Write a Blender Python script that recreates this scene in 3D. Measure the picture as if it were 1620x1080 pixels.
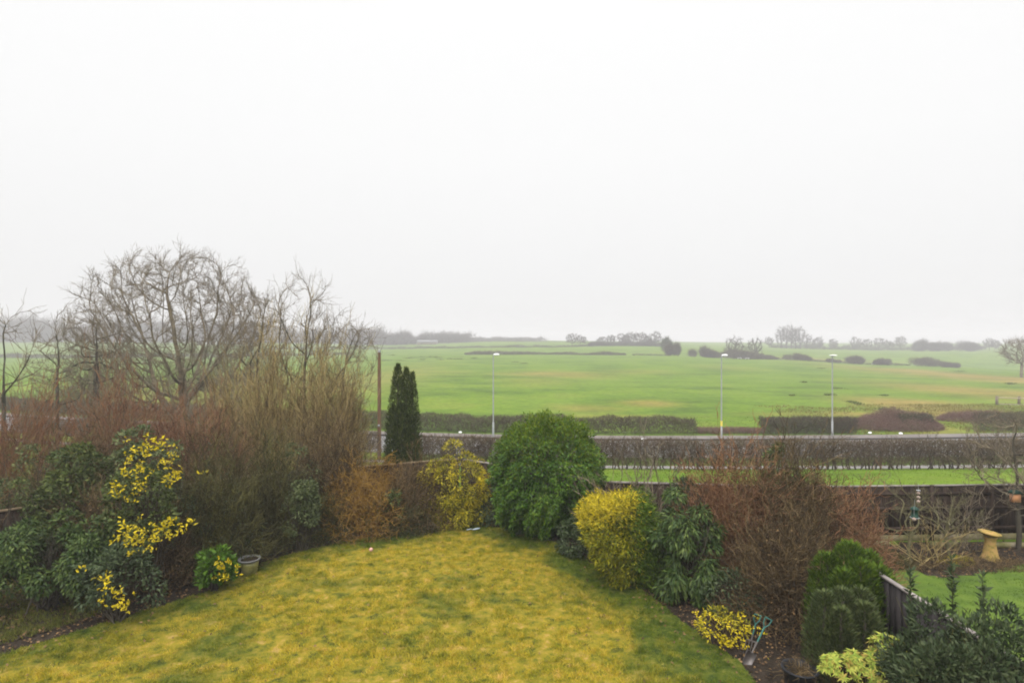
import bpy, math
import numpy as np
from mathutils import Vector

R_ = math.radians
sc = bpy.context.scene
for o in list(bpy.data.objects): bpy.data.objects.remove(o, do_unlink=True)

# ---------------------------------------------------------------- camera, sky, sun
CZ = 5.5          # first-floor window height over the garden
F = 900.0         # focal length in photo pixels (1620 wide)
cam = bpy.data.cameras.new('camera'); camo = bpy.data.objects.new('camera', cam)
sc.collection.objects.link(camo); sc.camera = camo
cam.sensor_width = 36; cam.lens = 20.0; cam.clip_start = 0.1; cam.clip_end = 6000
camo.location = (0, 0, CZ); camo.rotation_euler = (R_(90), 0, 0)

SUN_EL, SUN_ROT = 48, 200
w = bpy.data.worlds.new('World'); sc.world = w; w.use_nodes = True
nt = w.node_tree; nt.nodes.clear()
out = nt.nodes.new('ShaderNodeOutputWorld'); bg = nt.nodes.new('ShaderNodeBackground')
sky = nt.nodes.new('ShaderNodeTexSky'); sky.sky_type = 'NISHITA'; sky.sun_disc = False
sky.sun_elevation = R_(SUN_EL); sky.sun_rotation = R_(SUN_ROT); sky.dust_density = 5; sky.air_density = 1
hs = nt.nodes.new('ShaderNodeHueSaturation'); hs.inputs['Saturation'].default_value = 0.10
tc = nt.nodes.new('ShaderNodeTexCoord'); sx = nt.nodes.new('ShaderNodeSeparateXYZ')
ramp = nt.nodes.new('ShaderNodeValToRGB')      # overcast cloud layer: brighter overhead, greyer at the horizon
cr = ramp.color_ramp
cr.elements[0].position = 0.0; cr.elements[0].color = (0.222, 0.221, 0.220, 1)
cr.elements[1].position = 1.0; cr.elements[1].color = (1.0, 1.0, 1.0, 1)
for p, v in ((0.12, .231), (0.3, .250), (0.5, .262), (0.68, .60)):
    e = cr.elements.new(p); e.color = (v, v, v, 1)
mx = nt.nodes.new('ShaderNodeMix'); mx.data_type = 'RGBA'; mx.inputs[0].default_value = 0.95
mul = nt.nodes.new('ShaderNodeVectorMath'); mul.operation = 'SCALE'; mul.inputs['Scale'].default_value = 20.0
nt.links.new(sky.outputs[0], hs.inputs['Color']); nt.links.new(hs.outputs[0], mx.inputs[6])
nt.links.new(tc.outputs['Generated'], sx.inputs[0]); nt.links.new(sx.outputs[2], ramp.inputs[0])
nt.links.new(ramp.outputs[0], mul.inputs[0]); nt.links.new(mul.outputs[0], mx.inputs[7])
nt.links.new(mx.outputs[2], bg.inputs[0]); bg.inputs[1].default_value = 0.1
nt.links.new(bg.outputs[0], out.inputs[0])

sl = bpy.data.lights.new('sun', 'SUN'); sl.energy = 1.5; sl.angle = R_(40); sl.color = (1, .97, .92)
so = bpy.data.objects.new('sun', sl); sc.collection.objects.link(so)
so.rotation_euler = (R_(90 - SUN_EL), 0, R_(180 - SUN_ROT))
sc.view_settings.view_transform = 'Standard'; sc.view_settings.look = 'None'
sc.cycles.filter_width = 1.9; sc.view_settings.gamma = 1; sc.view_settings.use_curve_mapping = False
sc.view_settings.exposure = 0.98

# ---------------------------------------------------------------- helpers
C = sc.collection
def tag(o, label=None, cat=None, group=None, kind=None):
    if label: o['label'] = label
    if cat: o['category'] = cat
    if group: o['group'] = group
    if kind: o['kind'] = kind
    return o
def thing(name, label, cat, loc=(0, 0, 0), rotz=0, group=None):
    o = bpy.data.objects.new(name, None); C.objects.link(o); o.empty_display_size = .2
    o.location = loc; o.rotation_euler = (0, 0, rotz)
    return tag(o, label, cat, group)
def obj(name, V, Fs, m, parent=None, smooth=False, attrs=None):
    V = np.asarray(V, np.float32).reshape(-1, 3)
    if isinstance(Fs, np.ndarray): Fs = [Fs]
    me = bpy.data.meshes.new(name)
    me.vertices.add(len(V)); me.vertices.foreach_set('co', V.ravel())
    loops = np.concatenate([f.ravel() for f in Fs]).astype(np.int32)
    sizes = np.concatenate([np.full(len(f), f.shape[1]) for f in Fs]).astype(np.int32)
    starts = np.concatenate([[0], np.cumsum(sizes)[:-1]]).astype(np.int32)
    me.loops.add(len(loops)); me.loops.foreach_set('vertex_index', loops)
    me.polygons.add(len(sizes)); me.polygons.foreach_set('loop_start', starts)
    try: me.polygons.foreach_set('loop_total', sizes)
    except Exception: pass
    me.update(calc_edges=True)
    if smooth: me.polygons.foreach_set('use_smooth', np.ones(len(sizes), bool))
    if attrs:
        for k, a in attrs.items():
            at_ = me.attributes.new(k, 'FLOAT', 'POINT'); at_.data.foreach_set('value', np.asarray(a, np.float32))
    me.materials.append(m)
    o = bpy.data.objects.new(name, me); C.objects.link(o)
    if parent: o.parent = parent
    return o
def cat_geo(parts):           # parts: list of (V, F) -> V, list of F
    Vs, Fs, n = [], [], 0
    for V, f in parts:
        V = np.asarray(V, float).reshape(-1, 3)
        for g in (f if isinstance(f, list) else [f]): Fs.append(np.asarray(g) + n)
        Vs.append(V); n += len(V)
    return np.concatenate(Vs), Fs

# ---- materials
def N(t, ty, **kw):
    n = t.nodes.new(ty)
    for k, v in kw.items(): setattr(n, k, v)
    return n
def mat(name, cols, rough=.75, scale=1.5, island=.6, transl=0.0, spec=.3, bump=0, stretch=None, metal=0, tint=None, coat=0):
    m = bpy.data.materials.new(name); m.use_nodes = True; t = m.node_tree; L = t.links
    b = t.nodes['Principled BSDF']; b.inputs['Roughness'].default_value = rough
    b.inputs['Specular IOR Level'].default_value = spec if (metal or coat or rough < .36) else min(spec, .2) * .7; b.inputs['Metallic'].default_value = metal
    g = N(t, 'ShaderNodeNewGeometry'); tc = N(t, 'ShaderNodeTexCoord')
    mp = N(t, 'ShaderNodeMapping'); L.new(g.outputs['Position'], mp.inputs[0])
    if stretch: mp.inputs['Scale'].default_value = stretch
    no = N(t, 'ShaderNodeTexNoise'); no.inputs['Scale'].default_value = scale; no.inputs['Detail'].default_value = 5
    no.inputs['Roughness'].default_value = .72; L.new(mp.outputs[0], no.inputs['Vector'])
    mr = N(t, 'ShaderNodeMapRange'); L.new(no.outputs[0], mr.inputs[0]); mr.inputs[1].default_value = .3; mr.inputs[2].default_value = .7
    mi = N(t, 'ShaderNodeMix'); mi.inputs[0].default_value = island
    L.new(mr.outputs[0], mi.inputs[2]); L.new(g.outputs['Random Per Island'], mi.inputs[3])
    cr = N(t, 'ShaderNodeValToRGB'); L.new(mi.outputs[0], cr.inputs[0])
    n = len(cols)
    while len(cr.color_ramp.elements) < n: cr.color_ramp.elements.new(.5)
    for i, c in enumerate(cols):
        e = cr.color_ramp.elements[i]; e.position = .12 + .76 * i / max(1, n - 1); e.color = (*c, 1)
    col = cr.outputs[0]
    if tint:      # (attribute, colour list): blend towards a second colour where the attribute says so
        a = N(t, 'ShaderNodeAttribute'); a.attribute_name = tint[0]
        c2 = N(t, 'ShaderNodeValToRGB'); L.new(mi.outputs[0], c2.inputs[0])
        while len(c2.color_ramp.elements) < len(tint[1]): c2.color_ramp.elements.new(.5)
        for i, c in enumerate(tint[1]):
            e = c2.color_ramp.elements[i]; e.position = .12 + .76 * i / max(1, len(tint[1]) - 1); e.color = (*c, 1)
        mm = N(t, 'ShaderNodeMix', data_type='RGBA'); L.new(a.outputs['Fac'], mm.inputs[0])
        L.new(col, mm.inputs[6]); L.new(c2.outputs[0], mm.inputs[7]); col = mm.outputs[2]
    L.new(col, b.inputs['Base Color'])
    if coat: b.inputs['Coat Weight'].default_value = coat; b.inputs['Coat Roughness'].default_value = .15
    if bump:
        n2 = N(t, 'ShaderNodeTexNoise'); n2.inputs['Scale'].default_value = scale * 12; n2.inputs['Detail'].default_value = 6
        L.new(mp.outputs[0], n2.inputs['Vector'])
        bp = N(t, 'ShaderNodeBump'); bp.inputs['Strength'].default_value = bump; bp.inputs['Distance'].default_value = .05
        L.new(n2.outputs[0], bp.inputs['Height']); L.new(bp.outputs[0], b.inputs['Normal'])
    if transl:
        o = t.nodes['Material Output']; tr = N(t, 'ShaderNodeBsdfTranslucent'); L.new(col, tr.inputs[0])
        ms = N(t, 'ShaderNodeMixShader'); ms.inputs[0].default_value = transl
        L.new(b.outputs[0], ms.inputs[1]); L.new(tr.outputs[0], ms.inputs[2]); L.new(ms.outputs[0], o.inputs[0])
    return m

# ---- terrain
YKX = np.array([-200, -120, -58, -33, -9, 4.9, 19, 33, 46, 90, 200.])
YKY = np.array([140, 98, 65, 57.5, 51.2, 49.6, 49.6, 50.1, 51.2, 56, 75.])
_xx = np.linspace(-220, 220, 441); _yy = np.interp(_xx, YKX, YKY)
_k = np.hanning(25); _k /= _k.sum(); _yy = np.convolve(np.pad(_yy, 12, 'edge'), _k, 'valid')
def yk(X): return np.interp(X, _xx, _yy)
def sstep(t): t = np.clip(t, 0, 1); return t * t * (3 - 2 * t)
PXC = np.array([-400, 0, 300, 600, 810, 1000, 1200, 1400, 1620, 2000.])
DK = np.array([75, 120, 180, 240, 262, 340, 450, 650.])
YT = np.array([
 [613, 590, 575, 565, 563, 550, 538, 528],
 [615, 592, 576, 566, 564, 553, 540, 530],
 [618, 592, 577, 566, 564, 553, 543, 534],
 [627, 596, 574, 562, 561, 552, 546, 541],
 [632, 597, 573, 561, 560, 549, 541, 538],
 [634, 599, 574, 562, 561, 548, 543, 540],
 [636, 602, 579, 568, 569, 556, 549, 543],
 [637, 605, 585, 577, 578, 560, 553, 545],
 [638, 607, 590, 584, 584, 560, 553, 545],
 [638, 607, 590, 584, 584, 560, 553, 545]], float)
ZT = CZ - (YT - 540) / F * DK[None, :]
def height(X, Y):
    X = np.asarray(X, float); Y = np.asarray(Y, float); X, Y = np.broadcast_arrays(X, Y)
    s = Y - yk(X)
    near = -2.8 * (1 - sstep((-8 - s) / 22))
    px = 810 + F * X / np.maximum(Y, 20)
    ci = np.clip(np.interp(px, PXC, np.arange(len(PXC))), 0, len(PXC) - 1.0001); c0 = ci.astype(int); cf = sstep(ci - c0)
    d0 = yk(X) + 1.0
    dd = np.interp(np.clip(Y, 75, 650), DK, np.arange(len(DK))); k0 = np.minimum(dd.astype(int), len(DK) - 2); kf = dd - k0
    z = (ZT[c0, k0] * (1 - cf) + ZT[np.minimum(c0 + 1, len(PXC) - 1), k0] * cf) * (1 - kf) + \
        (ZT[c0, k0 + 1] * (1 - cf) + ZT[np.minimum(c0 + 1, len(PXC) - 1), k0 + 1] * cf) * kf
    dn = np.maximum(d0, 75.0)
    tt = np.clip((Y - d0) / (np.maximum(88, d0 + 15) - d0), 0, 1)
    far = -2.8 * (1 - tt) + z * tt
    far = far + .10 * np.sin(X * .11 + Y * .05) * np.sin(Y * .083 + 1) * tt
    return np.where(s < 0.5, near, far)
def hz(x, y): return float(height(x, y))
def at(px, py, d): return np.array([(px - 810) / F * d, d, CZ - (py - 540) / F * d])
def hit(px, py):               # where the photo pixel's ray meets the ground
    ds = np.concatenate([np.arange(5, 120, .05), np.arange(120, 900, .5)])
    z = CZ - (py - 540) / F * ds; g = height((px - 810) / F * ds, ds)
    i = np.argmax(z <= g) if (z <= g).any() else len(ds) - 1
    return (px - 810) / F * ds[i], ds[i]

# ground sheet
ys = np.concatenate([np.arange(-25, 8, 3), np.arange(8, 70, .5), np.arange(70, 130, 1.2), np.arange(130, 300, 3), np.geomspace(300, 2600, 60)])
ts = np.linspace(-1, 1, 361); ts = np.sign(ts) * np.abs(ts) ** 1.3
TX, TY = np.meshgrid(ts, ys); GX = TX * (70 + 1.25 * np.maximum(TY, 0)); GY = TY
GZ = height(GX, GY)
def grid_faces(nr, nc):
    i = np.arange(nr * nc).reshape(nr, nc)
    return np.stack([i[:-1, :-1], i[:-1, 1:], i[1:, 1:], i[1:, :-1]], -1).reshape(-1, 4)
PX = 810 + F * GX / np.maximum(GY, 5); PY = 540 + F * (CZ - GZ) / np.maximum(GY, 5)
def ell(cx, cy, rx, ry):       # dry-grass patches, laid out on the ground in metres
    x0, y0 = hit(cx, cy); xr = rx / F * y0; ya = hit(cx, cy - ry)[1]; yb = hit(cx, cy + ry)[1]
    yr = max(1.5, abs(ya - yb) / 2)
    return np.exp(-(((GX - x0) / xr) ** 2 + ((GY - y0) / yr) ** 2) ** 1.2)
dry = np.zeros_like(GX)
for e, a in (((880, 592, 90, 5), .9), ((1000, 588, 70, 4), .6), ((1025, 638, 50, 6), 1.), ((930, 646, 60, 7), .7), ((1150, 582, 60, 4), .4),
             ((850, 602, 60, 7), .35), ((1450, 640, 90, 14), 1.0), ((1520, 655, 110, 14), 1.), ((1600, 600, 110, 16), .9), ((1560, 620, 100, 18), .8), ((1420, 672, 70, 14), .9),
             ((1350, 655, 60, 5), .7), ((600, 600, 80, 30), .5), ((400, 610, 200, 30), .6), ((1240, 655, 80, 4), .5), ((1440, 590, 70, 5), .5),
             ((1280, 567, 60, 2), 1.), ((1370, 571, 30, 2), .8), ((700, 590, 60, 4), .3), ((960, 658, 150, 3), .5)):
    dry = np.maximum(dry, a * (1.15 if e[0] > 1340 and e[1] > 590 else .6 if e[1] < 590 else .85) * ell(*e))
m_ground = mat('pasture_grass', [(0.048, 0.084, 0.007), (0.072, 0.122, 0.009), (0.092, 0.145, 0.011), (0.112, 0.148, 0.017)], .95, .06, 0, spec=.1, bump=.6,
               stretch=(1, 1.6, 1), tint=('dry', [(.10, .10, .016), (.165, .13, .03), (.21, .15, .045)]))
# fine mottling on top of the broad patches
t = m_ground.node_tree; b = t.nodes['Principled BSDF']; src = b.inputs['Base Color'].links[0].from_socket
nz = N(t, 'ShaderNodeTexNoise'); nz.inputs['Scale'].default_value = 1.1; nz.inputs['Detail'].default_value = 8; nz.inputs['Roughness'].default_value = .75
gg = N(t, 'ShaderNodeNewGeometry'); t.links.new(gg.outputs['Position'], nz.inputs['Vector'])
mr = N(t, 'ShaderNodeMapRange'); t.links.new(nz.outputs[0], mr.inputs[0]); mr.inputs[1].default_value = .25; mr.inputs[2].default_value = .75; mr.inputs[3].default_value = .62; mr.inputs[4].default_value = 1.35
vm = N(t, 'ShaderNodeVectorMath'); vm.operation = 'SCALE'; t.links.new(src, vm.inputs[0]); t.links.new(mr.outputs[0], vm.inputs['Scale']); t.links.new(vm.outputs[0], b.inputs['Base Color'])
g0 = obj('ground', np.stack([GX, GY, GZ], -1), grid_faces(*GX.shape), m_ground, smooth=True, attrs={'dry': dry.ravel()})
tag(g0, kind='structure')

# ---- roads: strips following the far kerb curve
def strip(name, s0, s1, dz, m, x0=-190, x1=150, step=1.0, n=4, thick=0):
    xs = np.arange(x0, x1, step); s = np.linspace(s0, s1, n)
    X, S = np.meshgrid(xs, s, indexing='ij'); Y = yk(X) + S; Z = height(X, Y) + dz
    V = np.stack([X, Y, Z], -1); o = obj(name, V, grid_faces(len(xs), n), m, smooth=False)
    return tag(o, kind='structure')
m_road = mat('wet_asphalt', [(0.075, 0.072, 0.072), (0.1, 0.097, 0.096), (0.135, 0.13, 0.128)], .32, .25, 0, spec=.5, bump=.15, stretch=(.25, 1.5, 1))
m_path = mat('pavement_tarmac', [(0.1, 0.09, 0.085), (0.14, 0.125, 0.118), (0.18, 0.16, 0.155)], .45, .5, 0, spec=.45, bump=.2)
m_kerb = mat('kerb_stone_dark', [(.03, .028, .027), (.05, .047, .045)], .7, 3, 0)
strip('road', -9, -1.95, .006, m_road)
strip('footway', -1.75, 0.0, .10, mat('footway_tarmac', [(.10, .085, .08), (.15, .125, .115)], .5, .6, 0, bump=.15), n=2)
strip('path', -17.5, -14, .008, m_path)
def kerb(name, s0, s1, h, m, x0=-190, x1=150):
    xs = np.arange(x0, x1, 1.0); V = []
    for s, z in ((s0, -.02), (s0, h), (s1, h), (s1, -.02)):
        Y = yk(xs) + s; V.append(np.stack([xs, Y, height(xs, Y) + z], -1))
    V = np.stack(V, 1); return tag(obj(name, V, grid_faces(len(xs), 4), m), kind='structure')
kerb('kerb', -1.95, -1.75, .13, m_kerb)
kerb('kerb', -9.15, -9.0, .11, mat('kerb_concrete', [(.22, .21, .2), (.3, .29, .27)], .8, 2, 0))
m_mark = mat('road_paint', [(.55, .55, .52), (.7, .7, .67)], .6, 6, 0)
parts = []
for x in np.arange(-60, 70, 6.0):
    xs = np.array([x, x + 1, x + 2.]); V = np.stack([np.stack([xs, yk(xs) + s, height(xs, yk(xs) + s) + .011], -1) for s in (-5.55, -5.45)], 1)
    parts.append((V, grid_faces(3, 2)))
V, Fs = cat_geo(parts); tag(obj('road_marking', V, Fs, m_mark), kind='structure')

# ---- plant geometry generators (all vectorised)
def unit(v): return v / np.maximum(np.linalg.norm(v, axis=-1, keepdims=True), 1e-9)
def rsph(rng, n): return unit(rng.normal(size=(n, 3)))
def tubes(P, R, k=3):          # P (N,n,3) polylines, R (N,n) radii
    Nn, n = P.shape[:2]
    T = np.empty_like(P); T[:, 1:-1] = P[:, 2:] - P[:, :-2]; T[:, 0] = P[:, 1] - P[:, 0]; T[:, -1] = P[:, -1] - P[:, -2]; T = unit(T)
    ref = np.where(np.abs(T[:, :1, 2:3]) > .8, np.array([1., 0, 0]), np.array([0, 0, 1.]))
    ref = np.broadcast_to(ref, T.shape)
    A = unit(np.cross(T, ref)); B = np.cross(T, A)
    a = np.arange(k) * 2 * np.pi / k
    V = P[:, :, None] + R[:, :, None, None] * (np.cos(a)[:, None] * A[:, :, None] + np.sin(a)[:, None] * B[:, :, None])
    i = np.arange(Nn * n * k).reshape(Nn, n, k); j = np.roll(i, -1, 2)
    Fq = np.stack([i[:, :-1], j[:, :-1], j[:, 1:], i[:, 1:]], -1).reshape(-1, 4)
    return V.reshape(-1, 3), Fq
def grow(rng, S, D, L, R, n=5, wob=.12, up=.0, taper=.35):
    t = np.linspace(0, 1, n)[None, :, None]; Nn = len(S); L3 = L[:, None, None]
    w1 = rsph(rng, Nn)[:, None] * wob; w2 = rsph(rng, Nn)[:, None] * wob * .5; w3 = rsph(rng, Nn)[:, None] * wob * .35
    P = S[:, None] + L3 * (D[:, None] * t + w1 * np.sin(t * np.pi) * 1.0 + w2 * np.sin(t * 2 * np.pi) + w3 * np.sin(t * 3 * np.pi) + np.array([0, 0, up]) * t * t)
    return P, R[:, None] * (1 - (1 - taper) * t[..., 0])
def kids(rng, P, R, L, cnt, t0, t1, ang, lr, rr, minr, out=.0, fork=True):
    Nn, n = P.shape[:2]; idx = np.repeat(np.arange(Nn), cnt); M = len(idx)
    t = rng.uniform(t0, t1, M)
    if fork: t[::cnt] = .98
    f = t * (n - 1); i = np.minimum(f.astype(int), n - 2); fr = (f - i)[:, None]
    S = P[idx, i] * (1 - fr) + P[idx, i + 1] * fr; T = unit(P[idx, i + 1] - P[idx, i])
    a = np.radians(rng.normal(ang, ang * .25, M))[:, None]
    if fork: a[::cnt] *= .45
    side = unit(np.cross(T, rsph(rng, M)))
    D = unit(T * np.cos(a) + side * np.sin(a) + out * unit(S - P[:, 0].mean(0)))
    Ln = L[idx] * lr * (1.15 - .55 * t) * rng.uniform(.6, 1.25, M)
    Rp = R[idx, i] * (1 - fr[:, 0]) + R[idx, i + 1] * fr[:, 0]
    return S, D, Ln, np.maximum(Rp * rr, minr)
def bare_tree(name, label, x, y, h, trunk, limbs, lv, mt, mc=None, spread=38, seed=0, r=.2, minr=.008, cat='tree', group=None, up=.1, wob=.12,
              lean=(0, 0), lr=.62, multi=1, limb_len=.55, sides=7, base_z=None):
    rng = np.random.default_rng(seed); z = hz(x, y) if base_z is None else base_z
    T = thing(name, label, cat, (x, y, z - .05), 0, group)
    S = np.zeros((multi, 3)); S[:, :2] = rng.normal(0, r * .8 * (multi > 1), (multi, 2))
    D = np.tile([lean[0], lean[1], 1.], (multi, 1)) + (rng.normal(0, .25, (multi, 3)) * (multi > 1))
    P, Rr = grow(rng, S, unit(D), np.full(multi, trunk * h), np.full(multi, r), 6, .05, 0, .75)
    V1, F1 = tubes(P, Rr, sides + 2)
    cnt = max(1, limbs // multi)
    a = kids(rng, P, Rr, np.full(multi, h * limb_len / .85), cnt, .55, 1., spread, 1.0, .62, minr)
    geo = [(V1, F1)]; crown = []
    L = a[2]; P, Rr = grow(rng, a[0], a[1], L, a[3], 8, wob, up, .35); geo.append(tubes(P, Rr, sides))
    for q, (cn, an, nn, kk) in enumerate(lv):
        a = kids(rng, P, Rr, L, cn, .25, 1., an, lr, .6, minr)
        L = a[2]; P, Rr = grow(rng, a[0], a[1], L, a[3], nn, wob, up * (.9 if q < 2 else .3), .4)
        (geo if q == 0 else crown).append(tubes(P, Rr, kk))
    V, Fs = cat_geo(geo); obj('trunk', V, Fs, mt, T, smooth=True)
    V, Fs = cat_geo(crown); obj('crown', V, Fs, mc or mt, T)
    return T
def skeleton(rng, env, n, trunk, step, kill, jit=.25, up=.1, iters=200, mom=1.1):
    # limbs reach for points scattered through the crown: an even, radiating branch structure
    w = np.array([e[3] * e[4] * e[5] for e in env]); A = []
    for e, q in zip(env, w / w.sum()):
        k = max(8, int(n * q)); d = rsph(rng, k); r = rng.uniform(.25, 1, k)[:, None] ** .42; A.append(np.array(e[:3]) + d * r * np.array(e[3:6]))
    A = np.concatenate(A); A = A[A[:, 2] > .5]; Pn = [np.array(p, float) for p in trunk]; par = [-1] + list(range(len(trunk) - 1)); P = np.array(Pn); DR = np.array([[0, 0, 1.]] * len(P))
    dm = np.linalg.norm(A[:, None] - P[None], axis=2); nn = dm.argmin(1); nd = dm.min(1)
    for _ in range(iters):
        if not len(A): break
        src, inv = np.unique(nn, return_inverse=True); v = unit(A - P[nn]); acc = np.zeros((len(src), 3)); np.add.at(acc, inv, v)
        ch = np.zeros(len(P)); np.add.at(ch, [q for q in par if q >= 0], 1); mo = np.where(ch[src] > 0, .15, mom)[:, None]
        d = unit(unit(acc) + mo * DR[src] + rng.normal(0, jit, acc.shape) + np.array([0, 0, up])); new = P[src] + d * step; i0 = len(P); P = np.concatenate([P, new]); DR = np.concatenate([DR, d]); par += list(src)
        dn = np.linalg.norm(A[:, None] - new[None], axis=2); j = dn.argmin(1); m = dn[np.arange(len(A)), j]; b = m < nd; nn[b] = i0 + j[b]; nd[b] = m[b]
        k = nd > kill; A, nn, nd = A[k], nn[k], nd[k]
    return P, np.array(par)
def crown_tree(name, label, x, y, env, trunk, m, mc=None, n=900, step=.4, r=.3, minr=.02, twig=.6, tr=.008, tw=3, tk=3, seed=0, jit=.25, up=.1, cat='tree', group=None, base_z=None, kill=None):
    rng = np.random.default_rng(seed); z = hz(x, y) if base_z is None else base_z; T = thing(name, label, cat, (x, y, z - .1), 0, group)
    P, par = skeleton(rng, env, n, trunk, step, kill or step * 1.1, jit, up); tips = np.ones(len(P)); hask = np.zeros(len(P), bool); hask[par[par >= 0]] = True; tips[hask] = 0
    for i in range(len(P) - 1, 0, -1): tips[par[i]] += tips[i]
    tips = np.maximum(tips, 1); ex = math.log(max(2, tips[0])) / math.log(r / minr); R = minr * tips ** (1 / ex)
    e = np.arange(1, len(P)); S = np.stack([P[par[e]], P[e]], 1); Rr = np.stack([np.minimum(R[par[e]], R[e] * 1.25), R[e]], 1); S[:, 1] += (S[:, 1] - S[:, 0]) * .03
    big = R[e] > max(r * .16, minr * 1.8)
    V, Fs = cat_geo([tubes(S[big], Rr[big], 7)]); obj('trunk', V, Fs, m, T, smooth=True)
    g = [tubes(S[~big], Rr[~big], 4)]; t = np.where(tips[e] <= 5)[0]; t = np.repeat(t, tw); D = unit(S[t, 1] - S[t, 0]); D = unit(D + rsph(rng, len(t)) * .6 + np.array([0, 0, .35]))
    L = twig * rng.uniform(.4, 1.3, len(t)); f = rng.uniform(0, 1, len(t))[:, None]
    Pt, Rt = grow(rng, S[t, 0] * (1 - f) + S[t, 1] * f, D, L, np.full(len(t), max(tr * 1.5, minr * .6)), 4, .1, .08, .5); g.append(tubes(Pt, Rt, 3))
    if tk: a = kids(rng, Pt, Rt, L, tk, .2, 1, 36, .6, .7, tr); Pt, Rt = grow(rng, a[0], a[1], a[2], a[3], 3, .1, .05, .6); g.append(tubes(Pt, Rt, 3))
    V, Fs = cat_geo(g); obj('crown', V, Fs, mc or m, T); return T
def leaves(rng, Cn, D, l, w, fold=.15, nrm=None, curl=.0):   # leaf quads, folded on the midrib
    n = len(Cn); l = l * rng.uniform(.6, 1.3, n)[:, None]; w = w * rng.uniform(.7, 1.3, n)[:, None]
    D = unit(D); nr = unit(rsph(rng, n) if nrm is None else nrm + rsph(rng, n) * .6); S = unit(np.cross(D, nr)); U = np.cross(S, D)
    A = Cn; B = Cn + D * l * .45 + S * w * .5 + U * w * fold; Cc = Cn + D * l - U * l * curl; E = Cn + D * l * .45 - S * w * .5 + U * w * fold
    V = np.stack([A, B, Cc, E], 1).reshape(-1, 3)
    return V, np.arange(4 * n).reshape(n, 4)
def blob_points(rng, n, rx, ry, h, K, rc, z0=.12, shell=.45, low=-.35):
    # points on leaf clumps that sit on a lumpy dome; returns points and outward directions
    d = rsph(rng, K); d[:, 2] = np.abs(d[:, 2]) * 1.2 + low; d = unit(d)
    s = rng.uniform(.62, 1.0, K)[:, None]
    zc = h * z0 + (h * (1 - z0)) * (.45 + .1 * (low + .35))
    cc = np.array([0, 0, zc]) + d * s * np.array([rx - rc * .7, ry - rc * .7, h - zc - rc * .6])
    cc[:, 2] = np.maximum(cc[:, 2], rc * .6)
    cc[:, :2] *= (1 + .16 * np.sin(3.1 * np.arctan2(d[:, 1], d[:, 0]) + K) * np.cos(2.3 * d[:, 2] * 3))[:, None]
    k = rng.integers(0, K, n); rr = rc * rng.uniform(.6, 1.25, K)[k][:, None]
    u = rsph(rng, n) + .7 * unit(cc[k] - np.array([0, 0, zc * .8])); u = unit(u)
    q = rng.uniform(shell, 1, n)[:, None] ** .6
    p = cc[k] + u * rr * q
    p[:, 2] = np.where(p[:, 2] < .05, .05 + rng.uniform(0, .2, n), p[:, 2])
    return p, u
def core_stems(rng, rx, ry, h, n, r=.02, minr=.006, top=.8):
    S = np.zeros((n, 3)); S[:, :2] = rng.normal(0, min(rx, ry) * .12, (n, 2))
    tgt = rsph(rng, n) * np.array([rx, ry, h * .35]) * rng.uniform(.3, .85, n)[:, None] + np.array([0, 0, h * .55 * top / .8])
    D = tgt - S; L = np.linalg.norm(D, axis=1)
    P, Rr = grow(rng, S, unit(D), L, np.full(n, r), 5, .08, .05, .4); g = [tubes(P, Rr, 4)]
    a = kids(rng, P, Rr, L, 6, .3, 1, 40, .4, .6, minr); P2, R2 = grow(rng, a[0], a[1], a[2], a[3], 4); g.append(tubes(P2, R2, 3))
    return cat_geo(g)
def leaf_shrub(name, label, x, y, rx, ry, h, n, l, w, m, ms, K=60, rc=.35, seed=0, cat='shrub', group=None, droop=.2, ups=.0, extra=None,
               parts=None, z0=.1, shell=.45, low=-.5, stems=25, base_z=None, rotz=0):
    rng = np.random.default_rng(seed); z = hz(x, y) if base_z is None else base_z
    T = thing(name, label, cat, (x, y, z), rotz, group)
    p, u = blob_points(rng, n, rx, ry, h, K, rc, z0, shell, low)
    D = u + np.array([0, 0, ups - droop]) + rsph(rng, n) * .55
    V, Fq = leaves(rng, p, D, l, w, nrm=u + np.array([0, 0, .5]), curl=.15)
    obj('foliage', V, Fq, m, T)
    V, Fs = core_stems(rng, rx, ry, h, stems); obj('stems', V, Fs, ms, T)
    if extra: extra(rng, T)
    return T
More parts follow.
